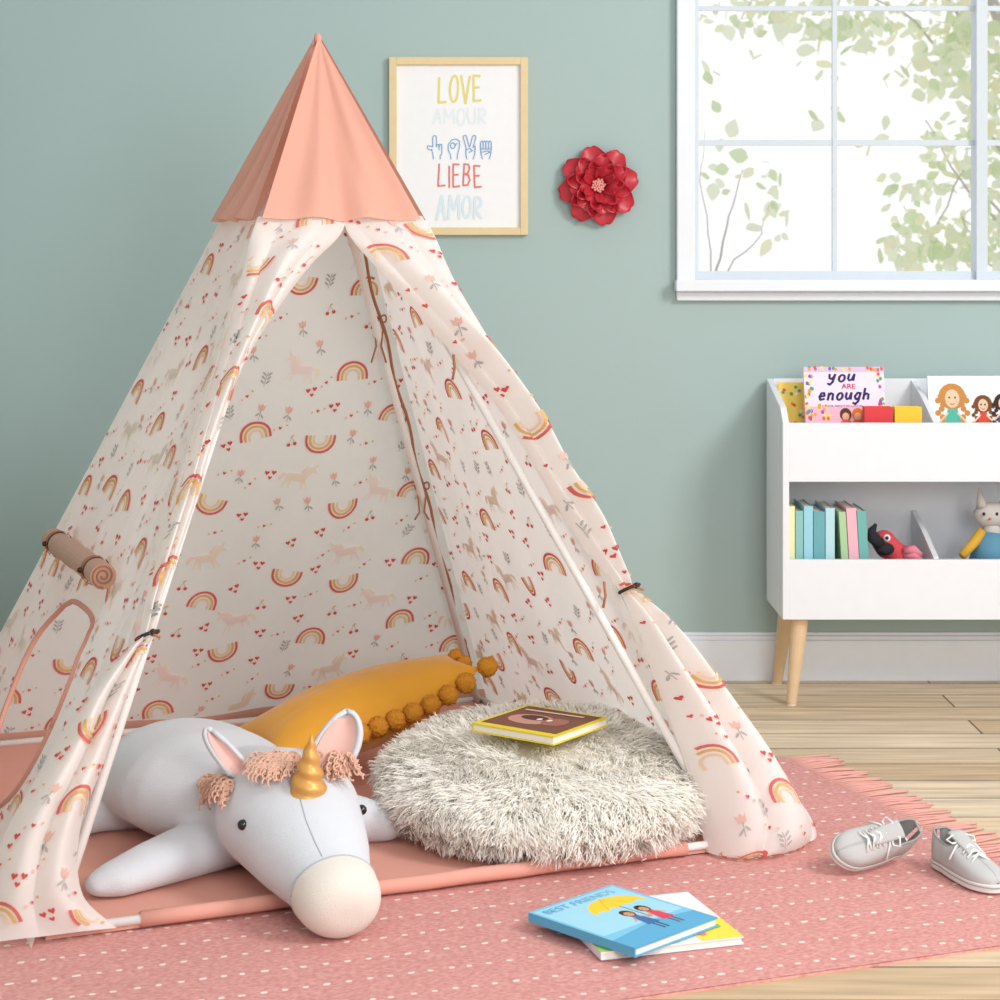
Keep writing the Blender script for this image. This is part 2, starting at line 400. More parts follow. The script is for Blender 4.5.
def build_panel(B1,B2,seed,hole=None,hem=True,sag=.03):
    p=Panel(B1,B2,T0,1.0,sag=sag,seed=seed,hole=hole); mb=MB()
    th=.972
    if not hole:
        mb.grid(lambda u,v:p.pos((u-.5)*p.W*(T0+(th-T0)*v),T0+(th-T0)*v),90,90,FAB)
        mb.grid(lambda u,v:p.pos((u-.5)*p.W*(th+(1-th)*v),th+(1-th)*v),90,2,CORAL if hem else FAB)
    else:
        hx,ht,rx,rz=hole; Nn=96
        def ring(u,v):
            a=2*math.pi*u; ca,sa=math.cos(a),math.sin(a)
            k=(abs(ca/rx)**2.2+abs(sa/rz)**2.2)**(-1/2.2)
            x0,t0=hx+k*ca, ht-k*sa/p.L
            dx,dt=ca,-sa/p.L; best=1e9
            for (tt) in (T0,1.0):
                if abs(dt)>1e-9:
                    q_=(tt-ht)/dt
                    if q_>0: best=min(best,q_)
            for sg in (1,-1):
                den=dx-sg*p.W/2*dt
                if abs(den)>1e-9:
                    q_=(sg*p.W/2*ht-hx)/den
                    if q_>0: best=min(best,q_)
            x1,t1=hx+best*dx, ht+best*dt
            return p.pos(x0+(x1-x0)*v, t0+(t1-t0)*v)
        mb.grid(ring,Nn*4,60,FAB,None,True)
    print_on(mb,p.surf,-p.W/2,p.W/2,T0*p.L,th*p.L,seed=seed*5+1,off=.002)
    return p,mb
pb,mb=build_panel(BLp,BRp,1,sag=.02); mk(mb,'fabric_panel',parent=tent,smooth=True,label='back panel with rainbow print and coral hem')
pr,mb=build_panel(BRp,FRp,2,hem=False,sag=.02); mk(mb,'fabric_panel',parent=tent,smooth=True,label='side panel with rainbow print')
hole=(-.02,.84,.25,.225)
pl,mb=build_panel(BLp,FLp,3,hole=hole,sag=.02); mk(mb,'fabric_panel',parent=tent,smooth=True,label='side panel with rounded window opening')
pts=[]
for k in range(65):
    a=2*math.pi*k/64; ca,sa=math.cos(a),math.sin(a); kk=(abs(ca/hole[2])**2.2+abs(sa/hole[3])**2.2)**(-1/2.2)
    pts.append(pl.pos(hole[0]+kk*ca,hole[1]-kk*sa/pl.L)+pl.n*.002)
mb=MB().tube(pts,.006,mat('window_edging','#e6a594',.85),8); mk(mb,'window_binding',parent=tent,smooth=True,label='coral window edging')
ROLL=mat('rolled_coral_fabric','#cda28f',.85,noisy=.1,nscale=40)
tR=.672; r=.027
a=pl.pos(-.31,tR)+pl.n*.034; b=pl.pos(.22,tR)+pl.n*.034
ax=(b-a).normalized()
mb=MB(); mb.tube([a.lerp(b,k/12)+V((0,0,.0015*math.sin(k*2))) for k in range(13)],r,ROLL,20)
u1=ax.cross(V((0,0,1))).normalized(); u2=ax.cross(u1)
for end,sg in ((b,1),(a,-1)):
    sp=[]
    for k in range(50):
        th_=k/49*4.5*math.pi; rr=.004+.0205*k/49; sp.append(end+ax*sg*.002+(u1*math.cos(th_)+u2*math.sin(th_))*rr)
    mb.tube(sp,.0020,BROWN,5)
roll=mk(mb,'rolled_window_cover',parent=tent,smooth=False,label='rolled up coral window cover')
DK=mat('dark_snap','#4a3228',.4,metal=.5)
for fr in (.13,.86):
    c=a.lerp(b,fr); mb=MB()
    def st(u,v):
        th_=-2.4+4.8*u; return c+ax*((v-.5)*.022)+(-pl.n*(-math.cos(th_))+ (ax.cross(pl.n))*math.sin(th_))*(r+.003)
    mb.grid(st,20,1,BROWN); q0=c+(pl.n*.92+V((0,0,-.3))).normalized()*(r+.005)
    mb.ell(q0,.0065,DK,nu=10,nv=6)
    mk(mb,'strap',parent=tent,smooth=True,label='brown strap with snap')
# cap
mb=MB(); feet=[FLp,FRp,BRp,BLp]; CT=.240
for i in range(4):
    B1,B2=feet[i],feet[(i+1)%4]; p=Panel(B1,B2,.0,CT,sag=0)
    def cf(u,v,p=p,i=i):
        t=.004+CT*v; x=(u-.5)*p.W*t
        env=math.sin(math.pi*u)
        d=.012*env*math.sin(u*17+v*2.5+i*2)*min(1,v*1.3)+.016*noise.noise(V((u*6+i*7,v*2,1)))*env*v-.012*env*math.sin(math.pi*v)
        return A+p.dv*t+p.ex*x+p.n*(d+.007+.012*v)
    mb.grid(cf,60,30,CORAL)
mb.ell(A+V((0,0,-.002)),(.009,.009,.014),CORAL)
mk(mb,'cap',parent=tent,smooth=True,label='coral pointed fabric cap')
# poles
POLE=mat('white_pole','#f0eeeb',.5)
for i,B in enumerate(feet):
    mb=MB(); inn=(C-B).normalized()*.07
    mb.tube([B+inn+V((0,0,.018)),A+V((0,0,-.17))],.009,POLE,10); mk(mb,'pole',parent=tent,smooth=True)
ft2=[C+(p-C)*.955 for p in feet]
for i in range(4):
    B1,B2=ft2[i],ft2[(i+1)%4]; z=V((0,0,.024)); mb=MB()
    mb.tube([B1+z,B2+z],.0085,POLE,10); mk(mb,'base_rod',parent=tent,smooth=True)
    if i==0:
        mb=MB(); mb.tube([B1.lerp(B2,.12+k*.066)+z+V((0,0,.001*math.sin(k*3))) for k in range(13)],.0145,CORALD,10); mk(mb,'rod_sleeve',parent=tent,smooth=True,label='coral fabric sleeve on the front rod')
mb=MB()
def mf(u,v):
    p=FLp.lerp(FRp,u).lerp(BLp.lerp(BRp,u),v); p=C+(p-C)*.955
    return V((p.x,p.y,.019+.003*noise.noise(V((u*6,v*6,0)))))
mb.grid(mf,30,30,CORALD)
def sk(u,v):
    k=u*4; i=int(k)%4; f_=k-int(k); cs=[FLp,FRp,BRp,BLp]; p=cs[i].lerp(cs[(i+1)%4],f_); p=C+(p-C)*.955
    return V((p.x,p.y,.009+.0105*v))
mb.grid(sk,80,1,CORALD,None,True)
mk(mb,'tent_floor',parent=tent,smooth=False,label='coral fabric tent floor')
# flaps
fp=Panel(FLp,FRp,0,1); fn_=fp.n
def onfront(px,py):
    d=P(px,py,1.0)-V((0,0,H)); o_=V((0,0,H)); k=(A-o_).dot(fn_)/d.dot(fn_); return o_+d*k
def interp(secs,py):
    if py<=secs[0][0]: return secs[0][1:]
    for a_,b_ in zip(secs,secs[1:]):
        if py<=b_[0]:
            i=secs.index(a_); f_=(py-a_[0])/(b_[0]-a_[0])
            p0=secs[max(i-1,0)]; p3=secs[min(i+2,len(secs)-1)]
            out=[]
            for k in range(1,len(a_)):
                m1=(b_[k]-p0[k])/max(1,b_[0]-p0[0])*(b_[0]-a_[0]); m2=(p3[k]-a_[k])/max(1,p3[0]-a_[0])*(b_[0]-a_[0])
                if i==0: m1=b_[k]-a_[k]
                if i+2>len(secs)-1: m2=b_[k]-a_[k]
                h00=2*f_**3-3*f_**2+1;h10=f_**3-2*f_**2+f_;h01=-2*f_**3+3*f_**2;h11=f_**3-f_**2
                out.append(h00*a_[k]+h10*m1+h01*b_[k]+h11*m2)
            return out
    return secs[-1][1:]
LEFT=[(216,258,348,.006),(235,252,340,.014),(262,246,313,.032),(300,237,284,.050),(350,223,252,.056),(400,207,230,.052),(450,192,212,.048),(500,177,197,.044),(550,161,180,.036),(600,146,162,.024),(636,138,153,.014),(652,122,145,.032),(700,82,126,.062),(760,48,106,.070),(830,8,82,.066),(900,-12,84,.048),(944,-18,117,.012)]
RIGHT=[(216,424,342,.006),(235,436,350,.014),(262,449,374,.030),(300,467,410,.046),(350,496,454,.054),(400,527,496,.052),(450,557,528,.048),(500,587,557,.044),(550,612,588,.036),(580,630,613,.022),(592,637,621,.014),(612,655,632,.032),(660,692,652,.062),(720,744,676,.082),(780,792,697,.088),(822,822,707,.080),(848,816,713,.058),(862,773,718,.014)]
def fold(x): 
    x=x/(2*math.pi); x-=math.floor(x); return 1-2*abs(2*x-1)**1.8
class Flap:
    def __init__(s,secs,seed,tie):
        s.secs=secs; s.seed=seed; s.y0,s.y1=secs[0][0],secs[-1][0]; s.tie=tie
        N=80; s.tab=[]; L=0; prev=None
        for k in range(N+1):
            y=s.y0+(s.y1-s.y0)*k/N; p=s.base(.5,y)
            if prev is not None: L+=(p-prev).length
            prev=p
            wd=sum((s.base((i+1)/10,y)-s.base(i/10,y)).length for i in range(10)); s.tab.append((L,y,wd))
        s.L=L
    def base(s,u,py):
        xo,xi,b=interp(s.secs,py); return onfront(xo+(xi-xo)*u,py)+fn_*(b*max(0,math.sin(math.pi*u))**.7)
    def pos(s,u,py):
        xo,xi,b=interp(s.secs,py)
        x=xo+(xi-xo)*u; f_=(py-s.y0)/(s.y1-s.y0)
        low=max(0,(f_-.75)/.25)
        y=py+low*low*(x-xo)*-.12
        p=onfront(x,y)
        sn=max(0,math.sin(math.pi*u))
        d=b*sn**.7
        near_=math.exp(-((py-s.tie)/120.)**2)
        am=b*(.36+.28*near_)
        d+=am*fold(u*12+s.seed+1.8*math.sin(f_*5+s.seed))*sn**.6
        d+=b*.22*math.sin(u*6+s.seed*2+f_*8)*sn
        d+=.016*noise.noise(V((u*2.5,py*.016,s.seed)))*sn
        d-=b*.5*(1-u)**6+b*.3*u**8
        p=p+fn_*d
        p.z=max(p.z,.012)
        return p
    def at(s,l):
        for (a,b) in zip(s.tab,s.tab[1:]):
            if l<=b[0]:
                f_=(l-a[0])/(b[0]-a[0]+1e-9); return a[1]+(b[1]-a[1])*f_, a[2]+(b[2]-a[2])*f_
        return s.tab[-1][1:]
    def surf(s,x,l):
        if l<.008 or l>s.L-.01: return None
        y,w=s.at(l); u=.5+x/w
        if u<.04 or u>.96: return None
        p=s.pos(u,y); du=s.pos(u+.02,y)-p; dv=s.pos(u,y+3)-p; n=du.cross(dv).normalized()
        if n.dot(fn_)<0: n=-n
        return p,n
for secs,seed,ti in ((LEFT,1.3,636),(RIGHT,4.1,592)):
    fl=Flap(secs,seed,ti); mb=MB()
    mb.grid(lambda u,v:fl.pos(u,fl.y0+(fl.y1-fl.y0)*v),90,220,FAB)
    print_on(mb,fl.surf,-.14,.14,0,fl.L,sides=(1,),off=.004,scale=.78,seed=int(seed*10),animals=False,rmin=.15)
    mk(mb,'door_flap',parent=tent,smooth=True,label='printed door flap gathered and tied to the pole')
DKT=mat('dark_tie','#3c2c28',.6)
for (x,y) in ((146,637),(627,590)):
    c=onfront(x,y); mb=MB(); pts=[]
    for k in range(17):
        t=2*math.pi*k/16; pts.append(c+fn_*.012+e1*(.021*math.cos(t))+fn_*(.022*math.sin(t))+V((0,0,.006*math.cos(t))))
    mb.tube(pts,.0036,DKT,6); mb.ell(c+fn_*.036+e1*.006,(.007,.006,.007),DKT)
    mb.tube([c+fn_*.036,c+fn_*.045+e1*.018+V((0,0,-.012))],.003,BROWN,5)
    mk(mb,'tie',parent=tent,smooth=True,label='dark tie holding the door flap')
inn=(C-BRp).normalized()
mb=MB(); pts=[]
for k in range(41):
    t=T0+(.97-T0)*k/40; p=A+(BRp-A)*t+inn*.050+V((.004*math.sin(k*.9),0,0)); pts.append(p)
mb.tube(pts,.0040,BROWN,6)
for t in (.37,.62):
    p=A+(BRp-A)*t+inn*.055
    for k in range(2):
        dx=(-1,1)[k]*.02
        mb.tube([p,p+V((dx*.5,-.005,-.03)),p+V((dx*.3,-.008,-.07)),p+V((dx*.9,-.006,-.11 if t<.5 else -.09))],.0024,BROWN,5)
    mb.tube([p+V((.018*math.cos(a_),-.004,.009*math.sin(2*a_)-.004)) for a_ in [2*math.pi*i/20 for i in range(21)]],.0024,BROWN,5)
mk(mb,'tie_cord',parent=tent,smooth=True,label='brown piping and ribbon ties along the corner')
for x,y in ((455,362),(606,590)):
    mb=MB(); p=onfront(x,y)-fn_*.01
    mb.tube([p+V((0,0,.02)),p+V((.003,0,-.01)),p+V((-.002,0,-.035))],.003,BROWN,5)
    mk(mb,'tie_cord',parent=tent,smooth=True,label='hanging brown ribbon end')

# ================= wall art =================
art=empty('framed_print',P(460,235,YW),label='light wood framed typographic love print on the wall',category='picture')
YF=YW-.022; 
x0,y0,x1,y1=389,57,528,235
fr=MB(); a=P(x0,y1,YF); b=P(x1,y0,YF); w=.022
for bx in (((a.x,YF,a.z),(a.x+w,YW,b.z)),((b.x-w,YF,a.z),(b.x,YW,b.z)),((a.x+w,YF,a.z),(b.x-w,YW,a.z+w)),((a.x+w,YF,b.z-w),(b.x-w,YW,b.z))): fr.box(bx[0],bx[1],mat('frame_wood','#e3cca0',.5,noisy=.08,nscale=30))
mk(fr,'frame',parent=art,bevel=.0015)
mb=MB().box((a.x+w-.002,YW-.010,a.z+w-.002),(b.x-w+.002,YW-.003,b.z-w+.002),mat('art_paper','#f0f1f3',.6))
d=D()
rl=random.Random(21)
GL={'L':[[(.1,0),(.08,1),(.9,.97)]],'O':[[(.5+.45*math.sin(t)*(1+.04*math.sin(3*t)),.5-.5*math.cos(t)) for t in [2*math.pi*k/16 for k in range(17)]]],
'V':[[(.02,0),(.48,1),(.98,.02)]],'E':[[(.85,.02),(.12,0),(.1,1),(.9,.97)],[(.1,.48),(.72,.46)]],'I':[[(.5,0),(.48,1)]],
'A':[[(.02,1),(.5,0),(.98,1)],[(.2,.64),(.82,.62)]],'M':[[(.02,1),(.1,0),(.5,.62),(.9,0),(.98,1)]],
'U':[[(.06,0),(.08,.6),(.25,.93),(.5,1),(.75,.93),(.92,.6),(.94,0)]],'R':[[(.1,1),(.1,0),(.6,.02),(.85,.2),(.75,.42),(.12,.52),(.9,1)]],
'B':[[(.1,1),(.1,0),(.6,.02),(.78,.2),(.6,.44),(.12,.47),(.65,.52),(.88,.75),(.65,.98),(.1,1)]],
'y':[[(.05,.3),(.15,.7),(.4,.8),(.7,.6),(.8,.3)],[(.8,.3),(.7,1.1),(.4,1.4),(.1,1.25)]],
'o':[[(.5+.38*math.sin(t),.65-.35*math.cos(t)) for t in [2*math.pi*k/12 for k in range(13)]]],
'u':[[(.1,.3),(.12,.8),(.35,1),(.65,.9),(.8,.3)],[(.8,.3),(.88,1)]],
'e':[[(.15,.68),(.8,.6),(.65,.32),(.3,.34),(.12,.68),(.35,.98),(.88,.88)]],
'n':[[(.1,.3),(.12,1)],[(.12,.55),(.4,.3),(.7,.4),(.78,1)]],
'g':[[(.8,.35),(.4,.3),(.12,.65),(.4,.95),(.8,.8)],[(.82,.3),(.78,1.15),(.45,1.4),(.1,1.25)]],
'h':[[(.12,-.15),(.12,1)],[(.12,.6),(.45,.38),(.75,.5),(.8,1)]]}
def strokes(d,c,txt,x,y,h,w,sw,slant=0,jit=1.0):
    ws=[.35 if ch=='I' else (1.25 if ch=='M' else 1) for ch in txt]; tot=sum(ws); cx_=x-w/2
    for ch,k in zip(txt,ws):
        cw=w*k/tot; hh=h*rl.uniform(.90,1.06); yo=rl.uniform(-.05,.05)*h*jit; an=rl.uniform(-.07,.07)+slant
        for st_ in GL[ch]:
            d.line(flat(c),[(cx_+cw*.1+px_*cw*.78-(py_-.5)*hh*an, y+(py_-.5)*hh+yo) for px_,py_ in st_],sw)
        cx_+=cw
T=strokes
T(d,'#e3d483','LOVE',460,90,27,46,2.4); T(d,'#e3ecf1','AMOUR',460,117,15,56,2.1); T(d,'#e27f75','LIEBE',460,176,23,46,1.8); T(d,'#d8e7ef','AMOR',460,207,23,48,2.6)
bl=flat('#6f9fd0')
def handsign(x,y,k):
    S=1.12
    def ln(pts): d.line(bl,[(x+px_*S,y+py_*S) for px_,py_ in pts],.85)
    def fg(cx_,cy_,L,w,an):
        c_,s_=math.cos(an),math.sin(an); pts=[(-w,0),(-w,L-w)]+[(-w*math.cos(t),L-w+w*math.sin(t)) for t in [math.pi*j/6 for j in range(1,6)]]+[(w,L-w),(w,0)]
        ln([(cx_+px_*c_+py_*s_, cy_-(py_*c_-px_*s_)) for px_,py_ in pts])
    if k=='L':
        ln([(-4.5,2),(-3.5,7),(-3,11)]); ln([(4.5,0),(4.5,6),(3,8),(3,11)]); fg(-2,0,10,1.6,0); ln([(-3.6,0),(-8,-1),(-8.6,1),(-7,2.5),(-4.5,3)])
        for i in (1,3.4): ln([(i-1,0),(i-1,-2),(i+1,-2),(i+1,3)])
    if k=='O':
        ln([(-2.5,11),(-3,7),(-5,3),(-5,-2),(-2,-6),(2,-7),(5,-5),(5,0),(3.5,6),(3,11)]); ln([(2*math.cos(t)-1,-1+2.6*math.sin(t)) for t in [2*math.pi*j/12 for j in range(13)]]); ln([(1.2,-1),(3,-3.5)])
    if k=='V':
        ln([(-3.5,1),(-3.5,7),(-2.6,11)]); ln([(4.5,1),(4.4,6),(3,11)]); fg(-2,.5,11,1.5,-.26); fg(1.4,.5,11,1.5,.26); ln([(-3.5,3),(0,1.5),(2.5,3.5),(-1,5)]); ln([(3,0),(4.8,-.5),(4.6,3)])
    if k=='E':
        ln([(-4.8,0),(-4.4,6),(-3,11)]); ln([(4.8,0),(4.4,6),(3,11)])
        for i in (-3.6,-1.2,1.2,3.6): ln([(i-1.2,2),(i-1.2,-4),(i,-5.2),(i+1.2,-4),(i+1.2,2),(i-1.2,2)])
        ln([(-4.5,5),(2,3.6),(3.4,4.8),(-1,7)])
for i,x in enumerate((437,454,470,486)): handsign(x,147,'LOVE'[i])
for k,(m,pp) in enumerate(d.items):
    off=.0103+.0022*k/len(d.items)
    mb.add([P(x,y,YW)+V((0,-off,0)) for x,y in pp],[tuple(range(len(pp)))],m)
mk(mb,'art_sheet',parent=art,label='white sheet with colourful lettering and hand signs')

# flower
RED=mat('red_enamel','#c22a3a',.38,spec=.5); 
fc=P(598,186,YW)
flw=empty('wall_flower',fc+V((0,-.001,0)),label='red layered metal flower hung on the wall',category='wall decoration')
def petal(mb,ang,R,W,lift,depth,base=.01):
    dr=V((math.cos(ang),0,math.sin(ang))); sd=V((-math.sin(ang),0,math.cos(ang)))
    def fn(u,v):
        w=W*(math.sin(math.pi*min(1,.10+.70*v))**.5)*(u-.5)*2
        r_=base+(R-base)*v - .30*R*abs(u-.5)**2*4*v*v
        if v>.85: r_-= .008*(1-min(1,abs(u-.5)*5))*(v-.85)/.15
        cup=depth*(abs(u-.5)*2)**2*.5+lift*v+ .012*math.sin(v*math.pi)
        return fc+dr*r_+sd*w+V((0,-(.008+cup),0))
    mb.grid(fn,12,12,RED)
mb=MB()
for k in range(8): petal(mb,2*math.pi*k/8+.2,.122,.048,.012,.05)
for k in range(7): petal(mb,2*math.pi*k/7+.5,.090,.040,.036,.05)
for k in range(6): petal(mb,2*math.pi*k/6,.060,.030,.048,.05)
mk(mb,'petals',parent=flw,smooth=True,solid=.0015)
mb=MB(); PK=mat('pink_bead','#e9a6a0',.5)
mb.ell(fc+V((0,-.022,0)),(.018,.014,.018),RED)
for k in range(26):
    a_=k*2.4; r_=.0038*math.sqrt(k); mb.ell(fc+V((r_*math.cos(a_),-.046+r_*.4,r_*math.sin(a_))),.0042,PK,nu=8,nv=6)
    mb.tube([fc+V((r_*.4*math.cos(a_),-.02,r_*.4*math.sin(a_))),fc+V((r_*math.cos(a_),-.045+r_*.4,r_*math.sin(a_)))],.0009,PK,4)
mk(mb,'stamens',parent=flw,smooth=True,label='pink beaded flower centre')

# ================= bookcase =================
YB=5.25; sx0,sx1=.773,1.621; yb0=5.57
bc=empty('bookcase',((sx0+sx1)/2,5.41,0),label='white two-tier kids bookcase with angled wooden legs',category='bookcase')
tk=.018; zb=.238
def side(x):
    mb=MB(); pr_=[(YB,zb),(yb0,zb),(yb0,.880),(YB+.05,.815),(YB,.776)]
    vs=[(x,y,z) for y,z in pr_]+[(x+tk,y,z) for y,z in pr_]; n=5
    fs=[tuple(range(n)),tuple(range(2*n-1,n-1,-1))]+[((i+1)%n,i,i+n,(i+1)%n+n) for i in range(n)]
    mb.add(vs,fs,WHITE); return mb
for x in (sx0,sx1-tk): mk(side(x),'side_panel',parent=bc,bevel=.002)
cxm=(sx0+sx1)/2
for z0,z1 in ((.256,.47),(.640,.845)):
    mb=MB(); pr_=[(YB+.02,z0),(yb0-.012,z0),(yb0-.012,z1+.03),(YB+.17,z1-.01),(YB+.02,z0+.15 if z0<.5 else .776)]; x=cxm-.007
    vs=[(x,y,z) for y,z in pr_]+[(x+.014,y,z) for y,z in pr_]; n=5
    mb.add(vs,[tuple(range(n)),tuple(range(2*n-1,n-1,-1))]+[((i+1)%n,i,i+n,(i+1)%n+n) for i in range(n)],WHITE)
    mk(mb,'divider',parent=bc)
ix0,ix1=sx0+tk,sx1-tk
for nm,a_,b_ in (('front_panel',(ix0-.001,YB,.615),(ix1,YB+tk,.776)),('front_panel',(ix0-.001,YB,zb),(ix1,YB+tk,.402)),('back_panel',(ix0,yb0-.012,zb),(ix1,yb0,.880)),('shelf_board',(ix0,YB+tk,.618),(ix1,yb0-.012,.636)),('shelf_board',(ix0,YB+tk,.240),(ix1,yb0-.012,.256))):
    mk(MB().box(a_,b_,WHITE),nm,parent=bc,bevel=.0015)
for lx in (sx0+.055,sx1-.055):
    for ly in (YB+.05,yb0-.045):
        mb=MB(); ox=-.028 if lx<cxm else .028; oy=-.028 if ly<5.4 else .018
        mb.tube([(lx,ly,zb),(lx+ox*.2,ly+oy*.2,.19),(lx+ox,ly+oy,.004)],[.024,.023,.014],WOODL,16)
        mb.tube([(lx+ox,ly+oy,0),(lx+ox,ly+oy,.005)],.0135,mat('leg_tip','#e6d6bd',.5),12)
        mk(mb,'leg',parent=bc,smooth=False,label='tapered light wood leg')

# ---------- books ----------
PAPER=mat('paper_pages','#efe9dc',.8)
def book(name,w,h,t,M,col,dr=None,label='',cat='book',group=None,spinecol=None):
    c=mat('cover_'+col.lstrip('#'),col,.45,spec=.4)
    mb=MB(); mb.box((-w/2,-h/2,t-.0025),(w/2,h/2,t),c,M); mb.box((-w/2,-h/2,0),(w/2,h/2,.0025),c,M)
    mb.box((-w/2,-h/2,.0025),(-w/2+.003,h/2,t-.0025),mat('cover_'+(spinecol or col).lstrip('#'),spinecol or col,.45),M)
    if dr:
        for k,(m,pts) in enumerate(dr.items):
            z=t+.0003+.0014*k/len(dr.items)
            mb.add([M@V((x*w,y*h,z)) for x,y in pts],[tuple(range(len(pts)))],m)
    ob=mk(mb,name,label=label,category=cat,group=group)
    mk(MB().box((-w/2+.003,-h/2+.003,.0025),(w/2-.003,h/2-.003,t-.0025),PAPER,M),'pages',parent=ob,label='cream page block')
    return ob
def frame3(o,xa,ya):
    xa=V(xa).normalized(); ya=V(ya); ya=(ya-xa*ya.dot(xa)).normalized(); z=xa.cross(ya)
    M=Matrix((( xa.x,ya.x,z.x,o[0]),(xa.y,ya.y,z.y,o[1]),(xa.z,ya.z,z.z,o[2]),(0,0,0,1))); return M
cols=['#f0eab6','#8cc2be','#9ad2e2','#6aabb5','#b8dee6','#aed0a0','#f0b6c6','#6fb5ae']
xc=ix0+.004
wid=[.020,.022,.026,.032,.026,.020,.028,.026]; hts=[.285,.272,.285,.270,.280,.268,.278,.270]
tilt=[0,0,0,0,0,.06,.06,.06]
for i,cn in enumerate(cols):
    if i==5: xc+=.017
    tl=-tilt[i]
    up=V((math.sin(tl),0,math.cos(tl)))
    o_=V((xc,5.30+.09,.2575+hts[i]/2+(0.001 if tilt[i] else 0)))
    M=frame3(o_,(0,1,0),up)
    book('book',.18,hts[i],wid[i]-.001,M,cn,label=['pale yellow','muted teal','sky blue','deep teal','light blue','soft green','pink','sea green'][i]+' book standing spine out in the lower bin',group='books in the lower bin')
    xc+=wid[i]+.001
def coverD(items): 
    d=D(); items(d); return d
def yel(d):
    for k in range(60): d.ell(flat(random.choice(['#d9534a','#4f9aa8','#f7f0dc','#e58a3c','#6aa05a'])),random.uniform(-.45,.45),random.uniform(-.45,.45),.03,.02,n=8)
tv=(0,.28,1)
book('book',.17,.235,.012,frame3(V((.880,5.468,.757)),(1,0,0),tv),'#f2d25a',coverD(yel),label='yellow patterned picture book in the upper bin',group='books in the upper bin')
def enough(d):
    d.rect(flat('#f0b8c9'),-.5,-.5,.5,-.1); d.rect(flat('#d9bfe2'),-.5,.42,.5,.5)
    for k in range(80):
        x,y=random.choice([(random.uniform(-.48,.48),random.uniform(.45,.49)),(random.uniform(-.48,-.2),random.uniform(-.3,-.08)),(random.uniform(.42,.48),random.uniform(-.3,.4)),(random.uniform(-.48,-.40),random.uniform(-.3,.4))])
        d.ell(flat(random.choice(['#e8604f','#8a5fb0','#58a08a','#f4a03c','#f6e06a','#d8487f'])),x,y,.020,.03,n=9)
    for x,c in ((-.0,'#5b3a22'),(.15,'#e0702c'),(.32,'#3a2622')): d.ell(flat(c),x,-.22,.075,.10); d.ell(flat('#e9b08c'),x,-.25,.045,.06); d.ell(flat('#e8604f'),x,-.38,.08,.09)
    nv='#2f2a6b'
    def up_(c,txt,x,y,h,w,sw):
        dd=D(); strokes(dd,c,txt,x,-y,h,w,sw,slant=.25); d.items+=[(m,[(a_,-b_) for a_,b_ in reversed(p)]) for m,p in dd.items]
    up_(nv,'you',-.02,.355,.15,.36,.030); d.text(flat('#c22f6c'),'ARE',.05,.205,.075,.18,bold=.02); up_(nv,'enough',.0,.075,.15,.66,.030); d.text(flat('#6a4a9a'),'A BOOK ABOUT INCLUSION',-.04,-.09,.03,.5)
book('book',.225,.190,.016,frame3(P(844,400,5.40)+V((0,0,-.003)),(1,0,0),tv),'#f3dbe8',coverD(enough),label='pink and lavender picture book reading you are enough',group='books in the upper bin')
for (xa,xb,cn,lb) in ((863,891,'#d8343a','red'),(893,920,'#f2c32e','yellow')):
    a=P(xa,424,5.32); b=P(xb,408,5.32)
    M=frame3(V(((a.x+b.x)/2,5.33,.637+.09)),(1,0,0),(0,0,1))
    book('book',b.x-a.x,.18,.035,M,cn,label='small thick '+lb+' board book in the upper bin',group='books in the upper bin')
def girls(d):
    sk=flat('#f0c9a8')
    for (x,yo,hc,dc,s_) in ((-.22,.20,'#c98a48','#58b7a2',1.15),(.14,.14,'#7a4a2c','#d9503c',.78),(.38,.16,'#3a2a26','#3f5fa8',.78)):
        Z=lambda a_,b_:(x+a_*s_,yo+b_*s_)
        d.ell(flat(hc),*Z(0,.06),.14*s_,.13*s_)
        for k in range(9):
            for sg in (-1,1): d.ell(flat(hc),*Z(sg*(.12+.03*math.sin(k*2)),.06-.04*k),.032*s_,.03*s_,n=8)
        d.poly(flat(dc),[Z(-.05,-.06),Z(.05,-.06),Z(.13,-.36),Z(-.13,-.36)])
        d.ell(sk,*Z(0,.04),.075*s_,.09*s_)
        for sg in (-1,1):
            d.ell(flat('#2c2426'),*Z(sg*.03,.05),.011,.012,n=8); d.line(sk,[Z(sg*.05,-.10),Z(sg*.15,-.20)],.02); d.line(sk,[Z(sg*.04,-.36),Z(sg*.04,-.50)],.02)
            d.ell(flat('#f0a090'),*Z(sg*.045,.01),.010,n=8)
        d.line(flat('#c8443c'),[Z(-.025,-.008),Z(0,-.018),Z(.025,-.008)],.008)
book('book',.24,.255,.010,frame3(V((cxm+.135,5.43,.767)),(1,0,0),(0,.2,1)),'#f3f2f0',coverD(girls),label='white picture book with drawn girls on the cover',group='books in the upper bin')

